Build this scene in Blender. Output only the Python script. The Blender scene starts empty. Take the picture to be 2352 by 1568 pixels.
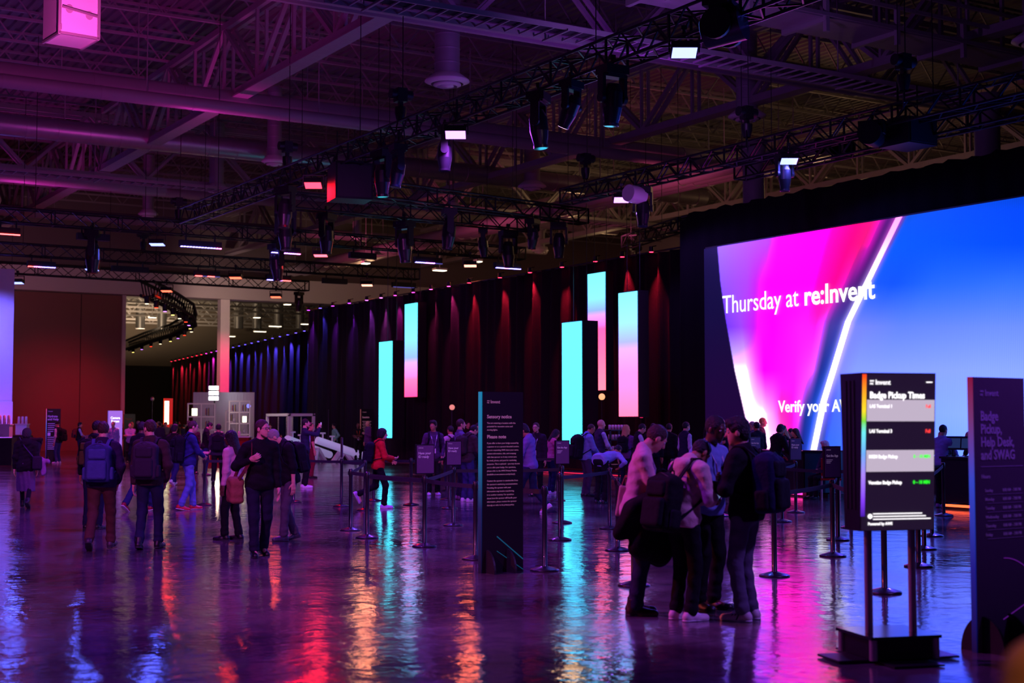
import bpy, math, random
import numpy as np
from mathutils import Matrix, Vector, Euler

random.seed(7)
SC = bpy.context.scene
COL = SC.collection
R = math.radians

# ------------------------------------------------------------------ camera
IMW, IMH = 2352, 1568
FPX, HOR, CAMH = 3266.0, 970.0, 1.75
TILT = math.atan((HOR - IMH / 2) / FPX)
YAW = 31.3                      # the hall's long axis is world +Y, the lens looks 31.3 degrees right of it
cam = bpy.data.objects.new('camera', bpy.data.cameras.new('camera'))
COL.objects.link(cam)
cam.location = (0, 0, CAMH)
cam.rotation_euler = (math.pi / 2 + TILT, 0, -R(YAW))
cam.data.sensor_width = 36
cam.data.lens = FPX / IMW * 36
cam.data.clip_end = 400
cam.data.dof.use_dof = True
cam.data.dof.focus_distance = 24
cam.data.dof.aperture_fstop = 2.0
SC.camera = cam
SC.view_settings.view_transform = 'Standard'
SC.view_settings.look = 'None'
SC.view_settings.exposure = 0.0
SC.view_settings.gamma = 1.0
SC.view_settings.use_curve_mapping = False
SC.cycles.max_bounces = 6
SC.cycles.diffuse_bounces = 3
SC.cycles.glossy_bounces = 4
SC.cycles.sample_clamp_indirect = 4
SC.cycles.use_light_tree = True

CR = cam.rotation_euler.to_matrix()
def ray(px, py):
    return CR @ Vector(((px - IMW / 2) / FPX, -(py - IMH / 2) / FPX, -1))
def hit(px, py, axis, val):
    d = ray(px, py); o = (0, 0, CAMH)
    t = (val - o[axis]) / d[axis]
    return Vector((o[0] + d[0] * t, o[1] + d[1] * t, o[2] + d[2] * t))
def plx(px, py, X): return hit(px, py, 0, X)
def ply(px, py, Y): return hit(px, py, 1, Y)
def plz(px, py, Z): return hit(px, py, 2, Z)
def ground(px, py): return hit(px, py, 2, 0)
def proj(P):
    v = CR.transposed() @ (Vector(P) - Vector((0, 0, CAMH)))
    return IMW / 2 + FPX * v.x / -v.z, IMH / 2 - FPX * v.y / -v.z
def gdist(px, z):
    """ground point under image column px at z metres along the lens axis"""
    return ground(px, HOR + 5715.0 / z)

# ------------------------------------------------------------------ world, the hall's large lights and added fills
W = bpy.data.worlds.new('world'); SC.world = W
W.use_nodes = True
W.node_tree.nodes['Background'].inputs[0].default_value = (0.30, 0.09, 0.55, 1)
W.node_tree.nodes['Background'].inputs[1].default_value = 0.012

def lamp(kind, name, loc, target, energy, color, size=0.2, angle=60, blend=0.6, sizey=None, spec=1.0):
    l = bpy.data.lights.new(name, kind)
    l.energy = energy; l.color = color
    if kind == 'SPOT':
        l.spot_size = R(angle); l.spot_blend = blend; l.shadow_soft_size = size
    elif kind == 'AREA':
        l.shape = 'RECTANGLE'; l.size = size; l.size_y = sizey or size
    else:
        l.shadow_soft_size = size
    l.specular_factor = spec
    o = bpy.data.objects.new(name, l); COL.objects.link(o)
    o.location = loc
    if target is not None:
        o.rotation_euler = (Vector(target) - Vector(loc)).to_track_quat('-Z', 'Y').to_euler()
    return o

BLUE = (0.10, 0.06, 1.0); VIOLET = (0.40, 0.03, 1.0); MAG = (1.0, 0.03, 0.62); RED = (1.0, 0.015, 0.05)
WARM = (1.0, 0.70, 0.44)
# washes hung with the trusses to colour floor and roof; last row added fill
WASH = [  # x, y, z, target x, y, z, watts, colour, cone
    (2.0, 14.0, 9.5, 4, 12, 0, 3000, (.3, .02, 1), 120), (8.0, 24.0, 9.0, 8, 24, 0, 2900, (.36, .03, 1), 125), (16.0, 30.0, 8.6, 14, 30, 0, 1900, BLUE, 125),
    (16.0, 44.0, 8.6, 14, 44, 0, 3600, (.8, .03, .8), 120), (6.0, 44.0, 9.0, 4, 44, 0, 3600, VIOLET, 125), (16.0, 60.0, 8.6, 16, 60, 0, 2400, (1, .04, .25), 120),
    (0.0, 62.0, 9.0, 0, 60, 0, 4200, (.3, .03, 1), 120), (10.0, 74.0, 9.0, 10, 76, 0, 3000, RED, 110), (24.0, 20.0, 8.4, 14, 15, 0, 2600, BLUE, 100), (-6.0, 34.0, 9.0, -2, 36, 0, 6000, (.2, .04, 1), 120),
    (-3.0, 8.0, 8.0, 6, 19, 1, 4200, (.85, .14, .7), 60), (-1.0, 17.0, 7.0, 9, 12, 1, 2600, (1, .12, .12), 50), (12, 4, 8, 8, 13, 1, 2200, (.35, .12, 1), 60), (9.0, 10, 8, 13, 28, 1, 3200, (.45, .12, 1), 50), (4, 24, 8, 14, 38, 1, 5000, (.8, .10, .8), 60),  # added front and side fills aimed at the people, no fixtures
]
for i, (x, y, z, tx, ty, tz, w, c, a) in enumerate(WASH):
    lamp('SPOT', 'wash_fill_light', (x, y, z), (tx, ty, tz), w, c, 0.25, a, 0.8)
# added uplights without fixtures, standing in for floor bounce on the roof
for x, y, w, c in ((3, 20, 260, MAG), (10, 34, 280, MAG), (4, 48, 380, (.7, .08, .9)), (16, 46, 300, MAG), (14, 64, 300, MAG), (-3, 58, 420, (.55, .08, 1)), (22, 30, 240, VIOLET), (-8, 40, 320, (.7, .06, .8))):
    lamp('SPOT', 'roof_bounce_fill', (x, y, 9.6), (x, y + 3, 17), w, c, 0.3, 150, 0.7)
# warm high-bay light of the hall behind the drapes
for x, y, w in ((40, 42, 260), (40, 60, 300), (38, 80, 260), (52, 52, 300), (52, 74, 300)):
    lamp('POINT', 'high_bay_light', (x, y, 11.2), None, w * .55, (1, .56, .27), .5)
for x, y, w in ((30, 102, 2600), (20, 112, 2600), (36, 124, 3600), (42, 138, 3600)): lamp('SPOT', 'far_hall_fill', (x, y, 8.2), (x, y + 1, 14), w, (1, .72, .46), .5, 165, .4)  # added uplights standing in for the next hall's high-bay lamps
lamp('SPOT', 'header_fill', (14, 80, 8.4), (22, 90, 10.6), 600, (1, .35, .6), .3, 100, .8)  # two added spots that brighten the header beam
lamp('SPOT', 'header_fill', (30, 84, 8.4), (34, 90, 10.4), 500, (1, .6, .5), .3, 100, .8)
for y in (46, 60, 74): lamp('SPOT', 'pipe_fill', (32.5, y, 9.2), (36.8, y + 1, 12), 420, (1, .12, .30), .2, 130, .8)  # added uplights that bring out the pink on the bundled pipes
lamp('SPOT', 'catwalk_fill', (19, 24, 9.6), (22, 28.5, 12.4), 420, (.5, .15, 1), .2, 120, .8)  # added spot that lifts the dark catwalk underside
qn = Matrix.Rotation(-R(YAW), 3, 'Z') @ Vector((.95, 2.15, 1.35))
lamp('SPOT', 'foreground_fill', (-1.2, -2.2, 6.0), qn, 560, (1, .58, .40), .15, 22, .7)  # added warm fill for the passer-by in the corner


# ------------------------------------------------------------------ materials
MATS = {}
def s2l(c):
    return tuple(((x / 255) / 12.92 if x / 255 <= 0.04045 else ((x / 255 + 0.055) / 1.055) ** 2.4) for x in c)
def mat(name, col, rough=0.6, metal=0.0, em=0.0, emc=None, bump=0.0, scale=30.0, var=0.0, spec=0.5, coat=0.0):
    if name in MATS: return MATS[name]
    m = bpy.data.materials.new(name); m.use_nodes = True
    nt = m.node_tree; b = nt.nodes['Principled BSDF']
    b.inputs['Base Color'].default_value = (*col, 1)
    b.inputs['Roughness'].default_value = rough
    b.inputs['Metallic'].default_value = metal
    b.inputs['Specular IOR Level'].default_value = spec
    b.inputs['Coat Weight'].default_value = coat
    if em:
        b.inputs['Emission Color'].default_value = (*(emc or col), 1)
        b.inputs['Emission Strength'].default_value = em
    if bump or var:
        tc = nt.nodes.new('ShaderNodeTexCoord'); n = nt.nodes.new('ShaderNodeTexNoise')
        n.inputs['Scale'].default_value = scale; n.inputs['Detail'].default_value = 4
        nt.links.new(tc.outputs['Object'], n.inputs['Vector'])
        if var:
            mx = nt.nodes.new('ShaderNodeMix'); mx.data_type = 'RGBA'
            mx.inputs[6].default_value = (*[max(0, c * (1 - var)) for c in col], 1)
            mx.inputs[7].default_value = (*[min(1, c * (1 + var)) for c in col], 1)
            nt.links.new(n.outputs['Fac'], mx.inputs[0]); nt.links.new(mx.outputs[2], b.inputs['Base Color'])
        if bump:
            bp = nt.nodes.new('ShaderNodeBump'); bp.inputs['Strength'].default_value = bump
            bp.inputs['Distance'].default_value = 0.02
            nt.links.new(n.outputs['Fac'], bp.inputs['Height']); nt.links.new(bp.outputs[0], b.inputs['Normal'])
    MATS[name] = m
    return m
def cloth(c):
    """woven cloth of an sRGB colour"""
    return mat('cloth_%d_%d_%d' % tuple(c), s2l(c), 0.85, bump=0.5, scale=18, var=0.18, spec=0.25)
def skin(tone):
    return {'light': mat('skin_light', s2l((214, 158, 132)), 0.5, var=0.06, scale=20),
            'tan': mat('skin_tan', s2l((178, 118, 88)), 0.5, var=0.06, scale=20),
            'dark': mat('skin_dark', s2l((92, 56, 42)), 0.45, var=0.08, scale=20)}[tone]
HAIRC = {'black': (14, 11, 12), 'brown': (58, 36, 24), 'grey': (150, 140, 136), 'blond': (196, 156, 92), 'white': (225, 215, 205), 'red': (120, 54, 26)}
def hairm(k): return mat('hair_' + k, s2l(HAIRC[k]), 0.55, bump=0.8, scale=70, var=0.25)
M_BLACK = mat('black_powdercoat', (0.012, 0.012, 0.014), 0.45, var=0.2)
M_TRUSS = mat('black_truss', (0.02, 0.02, 0.024), 0.4, metal=0.4, var=0.2)
M_BELT = mat('black_webbing', (0.02, 0.02, 0.025), 0.8, bump=0.3, scale=200, var=0.1)
M_STEEL = mat('painted_steel', (0.30, 0.28, 0.28), 0.55, var=0.12, scale=3)
M_GALV = mat('galvanised_duct', (0.42, 0.42, 0.43), 0.38, metal=0.75, bump=0.15, scale=4, var=0.15)
M_WHITE = mat('white_paint', (0.78, 0.76, 0.75), 0.5, var=0.04, scale=5)
M_CHROME = mat('brushed_steel', (0.66, 0.62, 0.62), 0.42, metal=0.85)
M_GLASS = mat('clear_plastic', (0.75, 0.78, 0.85), 0.12, spec=0.6)
M_INK = mat('sign_ink', s2l((190, 160, 190)), 0.6, var=0.02)
def emit(name, c, k): return mat(name, (0.02, 0.02, 0.02), 0.4, em=k, emc=s2l(c))

# ------------------------------------------------------------------ objects
def link(o, parent=None):
    COL.objects.link(o)
    if parent is not None: o.parent = parent
    return o
def tag(o, label=None, cat=None, group=None, kind=None):
    if label: o['label'] = label
    if cat: o['category'] = cat
    if group: o['group'] = group
    if kind: o['kind'] = kind
    return o
def thing(name, label, cat, loc=(0, 0, 0), rz=0.0, group=None, kind=None):
    o = bpy.data.objects.new(name, None); o.empty_display_size = 0.1
    COL.objects.link(o); o.location = loc; o.rotation_euler = (0, 0, rz)
    return tag(o, label, cat, group, kind)
def copy_tree(o, parent=None):
    c = o.copy(); COL.objects.link(c)
    if parent is not None: c.parent = parent
    for ch in list(o.children): copy_tree(ch, c)
    return c
def np_mesh(name, v, q, smooth=True):
    me = bpy.data.meshes.new(name)
    v = np.asarray(v, dtype=np.float32); q = np.asarray(q, dtype=np.int32)
    me.vertices.add(len(v)); me.vertices.foreach_set('co', v.ravel())
    me.loops.add(q.size); me.loops.foreach_set('vertex_index', q.ravel())
    me.polygons.add(len(q))
    me.polygons.foreach_set('loop_start', np.arange(0, q.size, q.shape[1], dtype=np.int32))
    me.update(calc_edges=True)
    if smooth: me.polygons.foreach_set('use_smooth', np.ones(len(q), dtype=bool))
    return me

class MB:
    """collects boxes, bars and tubes into one mesh"""
    def __init__(s): s.v = []; s.f = []; s.sm = []; s.M = Matrix()
    def add(s, vs, fs, smooth=False):
        n = len(s.v)
        s.v += [tuple(s.M @ Vector(p)) for p in vs]
        s.f += [tuple(i + n for i in f) for f in fs]; s.sm += [smooth] * len(fs)
        return s
    def box(s, c, d, rot=None, taper=None):
        x, y, z = d[0] / 2, d[1] / 2, d[2] / 2
        t = taper or 1.0
        vs = [Vector(p) for p in ((-x, -y, -z), (x, -y, -z), (x, y, -z), (-x, y, -z), (-x * t, -y * t, z), (x * t, -y * t, z), (x * t, y * t, z), (-x * t, y * t, z))]
        if rot is not None: vs = [rot @ p for p in vs]
        return s.add([p + Vector(c) for p in vs], [(3, 2, 1, 0), (4, 5, 6, 7), (0, 1, 5, 4), (1, 2, 6, 5), (2, 3, 7, 6), (3, 0, 4, 7)])
    def bar(s, a, b, w, h=None):
        """rectangular bar from a to b"""
        a, b = Vector(a), Vector(b); d = b - a
        L = d.length
        if L < 1e-6: return s
        rot = d.to_track_quat('Y', 'Z').to_matrix()
        return s.box((a + b) / 2, (w, L, h or w), rot)
    def tube(s, a, b, r, r2=None, n=8, caps=True, smooth=True):
        a, b = Vector(a), Vector(b); r2 = r if r2 is None else r2
        if (b - a).length < 1e-6: return s
        rot = (b - a).to_track_quat('Z', 'Y').to_matrix()
        ring = [Vector((math.cos(2 * math.pi * k / n), math.sin(2 * math.pi * k / n), 0)) for k in range(n)]
        vs = [a + rot @ (p * r) for p in ring] + [b + rot @ (p * r2) for p in ring]
        fs = [(k, (k + 1) % n, n + (k + 1) % n, n + k) for k in range(n)]
        s.add(vs, fs, smooth)
        if caps:
            s.add(vs[:n], [tuple(reversed(range(n)))]); s.add(vs[n:], [tuple(range(n))])
        return s
    def path(s, pts, r, n=6):
        for i in range(len(pts) - 1): s.tube(pts[i], pts[i + 1], r, n=n)
        return s
    def ribbon(s, pts, w, t, up=(0, 0, 1)):
        for i in range(len(pts) - 1): s.bar(pts[i], pts[i + 1], t, w)
        return s
    def lathe(s, prof, n=24, c=(0, 0, 0), smooth=True):
        c = Vector(c); vs = []
        for r, z in prof:
            vs += [c + Vector((r * math.cos(2 * math.pi * k / n), r * math.sin(2 * math.pi * k / n), z)) for k in range(n)]
        fs = []
        for i in range(len(prof) - 1):
            fs += [(i * n + k, i * n + (k + 1) % n, (i + 1) * n + (k + 1) % n, (i + 1) * n + k) for k in range(n)]
        return s.add(vs, fs, smooth)
    def prism(s, poly, a, b):
        """polygon in local XZ extruded from y=a to y=b"""
        n = len(poly)
        vs = [(x, a, z) for x, z in poly] + [(x, b, z) for x, z in poly]
        fs = [tuple(range(n)), tuple(reversed(range(n, 2 * n)))] + [(k, k + n, (k + 1) % n + n, (k + 1) % n) for k in range(n)]
        return s.add(vs, fs)
    def sphere(s, c, r, n=12):
        prof = [(r * math.sin(math.pi * i / (n // 2)), -r * math.cos(math.pi * i / (n // 2))) for i in range(n // 2 + 1)]
        prof[0] = (1e-4, prof[0][1]); prof[-1] = (1e-4, prof[-1][1])
        return s.lathe(prof, n, c)
    def build(s, name, m, parent=None, label=None, loc=None):
        me = bpy.data.meshes.new(name)
        me.from_pydata(s.v, [], s.f)
        me.polygons.foreach_set('use_smooth', s.sm)
        me.materials.append(m); me.update()
        o = link(bpy.data.objects.new(name, me), parent)
        if loc is not None: o.location = loc
        if label: o['label'] = label
        return o
def mobj(name, me, m, parent=None, label=None):
    me.materials.append(m)
    o = link(bpy.data.objects.new(name, me), parent)
    if label: o['label'] = label
    return o

def text(body, size, m, parent, x, z, y=-0.001, bold=0.0, align='LEFT', name='lettering', space=1.0, sx=1.0, rot=None, ext=0.0015, res=2):
    """lettering in the parent's XZ plane, read from -Y"""
    cu = bpy.data.curves.new(name, 'FONT')
    cu.body = body; cu.size = size; cu.extrude = ext; cu.offset = bold * size; cu.align_x = align
    cu.space_line = space; cu.resolution_u = res
    t = bpy.data.objects.new(name, cu); COL.objects.link(t)
    bpy.context.view_layer.update()
    me = bpy.data.meshes.new_from_object(t.evaluated_get(bpy.context.evaluated_depsgraph_get()))
    bpy.data.objects.remove(t)
    me.materials.clear(); me.materials.append(m)
    me.transform(Matrix.Translation((x, y, z)) @ (rot or Matrix()) @ Matrix.Rotation(math.pi / 2, 4, 'X') @ Matrix.Diagonal((sx, 1, 1, 1)))
    return link(bpy.data.objects.new(name, me), parent)
ORD = ['first', 'second', 'third', 'fourth', 'fifth', 'sixth', 'seventh', 'eighth', 'ninth', 'tenth', 'eleventh', 'twelfth',
       'thirteenth', 'fourteenth', 'fifteenth', 'sixteenth', 'seventeenth', 'eighteenth', 'nineteenth', 'twentieth',
       'twenty-first', 'twenty-second', 'twenty-third', 'twenty-fourth', 'twenty-fifth', 'twenty-sixth']

# ------------------------------------------------------------------ smooth solid modelling for bodies, clothes and bags
def V3(*a): return np.array(a, dtype=np.float64)
def unit(v):
    v = np.asarray(v, float); return v / max(1e-9, np.linalg.norm(v))
def RC(a, b, ra, rb, k=0.02): return ('rc', np.asarray(a, float), np.asarray(b, float), ra, rb, k)
def EL(c, r, rot=None, k=0.02): return ('el', np.asarray(c, float), np.asarray(r, float), rot if rot is not None else np.eye(3), k)
def BX(c, h, rd, rot=None, k=0.01): return ('bx', np.asarray(c, float), np.asarray(h, float), rd, rot if rot is not None else np.eye(3), k)
def bounds(p):
    if p[0] == 'rc':
        return np.minimum(p[1] - p[3], p[2] - p[4]), np.maximum(p[1] + p[3], p[2] + p[4])
    e = p[2] if p[0] == 'el' else p[2] + p[3]
    if p[0] == 'el': h = np.sqrt((p[3] ** 2) @ (e ** 2))
    else: h = np.abs(p[4]) @ e
    return p[1] - h, p[1] + h
def pdist(p, X, Y, Z):
    if p[0] == 'rc':
        a, b, ra, rb = p[1:5]; d = b - a; L2 = max(1e-9, float(d @ d))
        t = np.clip(((X - a[0]) * d[0] + (Y - a[1]) * d[1] + (Z - a[2]) * d[2]) / L2, 0, 1)
        return np.sqrt((X - a[0] - t * d[0]) ** 2 + (Y - a[1] - t * d[1]) ** 2 + (Z - a[2] - t * d[2]) ** 2) - (ra + (rb - ra) * t)
    rot = p[3] if p[0] == 'el' else p[4]
    x, y, z = X - p[1][0], Y - p[1][1], Z - p[1][2]
    u = [rot[0, i] * x + rot[1, i] * y + rot[2, i] * z for i in range(3)]
    if p[0] == 'el':
        r = p[2]
        k0 = np.sqrt(sum((u[i] / r[i]) ** 2 for i in range(3)))
        k1 = np.sqrt(sum((u[i] / r[i] ** 2) ** 2 for i in range(3))) + 1e-6
        return k0 * (k0 - 1) / k1
    q = [np.abs(u[i]) - p[2][i] for i in range(3)]
    o = np.sqrt(sum(np.maximum(c, 0) ** 2 for c in q))
    return o + np.minimum(np.maximum(q[0], np.maximum(q[1], q[2])), 0) - p[3]
def solid(prims, h, cuts=(), disp=None, minus=()):
    """surface of a smooth union of the prims; cuts remove the side a normal points to"""
    bs = [bounds(p) for p in prims]
    lo = np.min([b[0] for b in bs], axis=0) - 3 * h; hi = np.max([b[1] for b in bs], axis=0) + 3 * h
    n = np.maximum(4, np.ceil((hi - lo) / h).astype(int) + 1)
    ax = [(lo[i] + h * np.arange(n[i])).astype(np.float32) for i in range(3)]
    f = np.full(n, 0.5, dtype=np.float32)
    for p, (bl, bh) in zip(prims, bs):
        k = max(p[-1], 1e-4); mg = k + 2.5 * h
        i0 = np.clip(np.floor((bl - mg - lo) / h).astype(int), 0, n); i1 = np.clip(np.ceil((bh + mg - lo) / h).astype(int) + 1, 0, n)
        sl = tuple(slice(i0[i], i1[i]) for i in range(3))
        d = pdist(p, ax[0][sl[0]][:, None, None], ax[1][sl[1]][None, :, None], ax[2][sl[2]][None, None, :]).astype(np.float32)
        c = f[sl]; hh = np.maximum(k - np.abs(c - d), 0) / k
        f[sl] = np.minimum(c, d) - hh * hh * k * 0.25
    X, Y, Z = ax[0][:, None, None], ax[1][None, :, None], ax[2][None, None, :]
    if disp is not None: f += disp(X, Y, Z).astype(np.float32)
    for pt, nm in cuts:
        f = np.maximum(f, (X - pt[0]) * nm[0] + (Y - pt[1]) * nm[1] + (Z - pt[2]) * nm[2])
    for p in minus: f = np.maximum(f, -pdist(p, X, Y, Z).astype(np.float32))
    f[0], f[-1] = 0.5, 0.5; f[:, 0], f[:, -1] = 0.5, 0.5; f[:, :, 0], f[:, :, -1] = 0.5, 0.5
    s = f < 0
    c8 = np.zeros(n - 1, dtype=np.int8)
    for a in (0, 1):
        for b in (0, 1):
            for c in (0, 1): c8 += s[a:n[0] - 1 + a, b:n[1] - 1 + b, c:n[2] - 1 + c]
    act = (c8 > 0) & (c8 < 8)
    I = np.nonzero(act); N = len(I[0])
    if N == 0: return np.zeros((0, 3)), np.zeros((0, 4), int)
    idx = np.full(act.shape, -1, dtype=np.int64); idx[I] = np.arange(N)
    acc = np.zeros((N, 3)); cnt = np.zeros(N)
    for ax_ in range(3):
        o1, o2 = [j for j in range(3) if j != ax_]
        for a in (0, 1):
            for b in (0, 1):
                off = [0, 0, 0]; off[o1] = a; off[o2] = b; e = list(off); e[ax_] = 1
                fa = f[I[0] + off[0], I[1] + off[1], I[2] + off[2]]; fb = f[I[0] + e[0], I[1] + e[1], I[2] + e[2]]
                m = (fa < 0) != (fb < 0); t = np.where(m, fa / np.where(m, fa - fb, 1), 0)
                pos = np.zeros((N, 3)); pos[:, o1] = a; pos[:, o2] = b; pos[:, ax_] = t
                acc += pos * m[:, None]; cnt += m
    v = (np.stack(I, 1) + acc / cnt[:, None]) * h + lo
    quads = []
    for ax_ in range(3):
        o1, o2 = [(1, 2), (2, 0), (0, 1)][ax_]
        A = [slice(None)] * 3; B = [slice(None)] * 3
        A[ax_] = slice(0, -1); B[ax_] = slice(1, None)
        ch = s[tuple(A)] != s[tuple(B)]
        G = list(np.nonzero(ch))
        ins = s[tuple(A)][tuple(G)]
        def cell(d1, d2):
            g = [x.copy() for x in G]; g[o1] = g[o1] - d1; g[o2] = g[o2] - d2
            return idx[g[0], g[1], g[2]]
        q = np.stack([cell(1, 1), cell(0, 1), cell(0, 0), cell(1, 0)], 1)
        q[~ins] = q[~ins][:, ::-1]
        quads.append(q)
    return v, np.concatenate(quads)
def smesh(name, prims, h, m, parent, cuts=(), disp=None, label=None, minus=()):
    v, q = solid(prims, h, cuts, disp, minus)
    return mobj(name, np_mesh(name, v, q), m, parent, label)

def rotx(a): c, s = math.cos(a), math.sin(a); return np.array([[1, 0, 0], [0, c, -s], [0, s, c]])
def roty(a): c, s = math.cos(a), math.sin(a); return np.array([[c, 0, s], [0, 1, 0], [-s, 0, c]])
def rotz(a): c, s = math.cos(a), math.sin(a); return np.array([[c, -s, 0], [s, c, 0], [0, 0, 1]])
def ik(a, t, l1, l2, pole):
    """joint between a and t; t is pulled in when out of reach"""
    d = t - a; L = np.linalg.norm(d); L2 = min(L, (l1 + l2) * 0.995)
    u = d / max(L, 1e-6); t = a + u * L2
    x = (l1 * l1 - l2 * l2 + L2 * L2) / (2 * L2); hgt = math.sqrt(max(0, l1 * l1 - x * x))
    p = pole - u * (pole @ u); p = unit(p)
    return a + u * x + p * hgt, t

ARMS = {  # wrist target for the right hand, elbow pole, palm normal, finger curl
    'down': ((.235, .05, .83), (.3, -1, 0), (-1, 0, 0), 18), 'swingf': ((.21, .27, .93), (.3, -1, -.2), (-1, 0, 0), 25),
    'swingb': ((.23, -.22, .87), (.4, -1, .2), (-1, 0, 0), 25), 'phone': ((.075, .31, 1.13), (.7, -.3, -1), (-.5, -.3, .8), 38),
    'tap': ((.10, .27, 1.17), (.7, -.3, -1), (-.7, .1, -.6), 30), 'chest': ((.08, .19, 1.2), (.8, -.4, -.9), (-.3, -1, .2), 50),
    'strap': ((.155, .17, 1.24), (.8, -.5, -.9), (-.3, -1, .2), 68), 'pocket': ((.19, .08, .90), (.8, -.8, 0), (-1, -.3, 0), 30),
    'hip': ((.20, .02, 1.0), (1, -.5, 0), (-1, 0, .2), 40), 'cross': ((-.11, .19, 1.17), (1, .1, -.8), (0, -1, .2), 30),
    'up': ((.095, .36, 1.52), (.8, -.1, -.9), (-1, -.3, .1), 40), 'carry': ((.02, .30, 1.06), (.9, -.3, -.8), (-.2, -.9, .5), 35),
    'reach': ((.15, .46, 1.15), (.6, -.2, -1), (-.6, 0, -.7), 25), 'desk': ((.16, .38, 1.08), (.7, -.2, -1), (-.2, 0, -1), 20),
    'face': ((.10, .22, 1.40), (.8, -.2, -1), (-.5, -.9, 0), 50),
    'floor': ((.16, .55, 1.25), (.8, -.2, -1), (-.5, 0, -.5), 30)}
LEGS = {'stand': ((-.10, .0, 0, 0), (.10, .0, 0, 0)), 'wide': ((-.15, .02, 0, 0), (.15, -.02, 0, 0)), 'contra': ((-.12, .08, 0, 0), (.10, -.05, 0, 0)),
        'walkl': ((-.08, .26, 0, -6), (.09, -.30, .07, 32)), 'walkr': ((-.09, -.30, .07, 32), (.08, .26, 0, -6)),
        'stepl': ((-.09, .13, 0, 0), (.09, -.16, .02, 10)), 'stepr': ((-.09, -.16, .02, 10), (.09, .13, 0, 0)),
        'kick': ((-.09, -.42, .22, 62), (.08, .12, 0, 0)), 'sit': ((-.12, .42, 0, 0), (.12, .42, 0, 0))}

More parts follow.
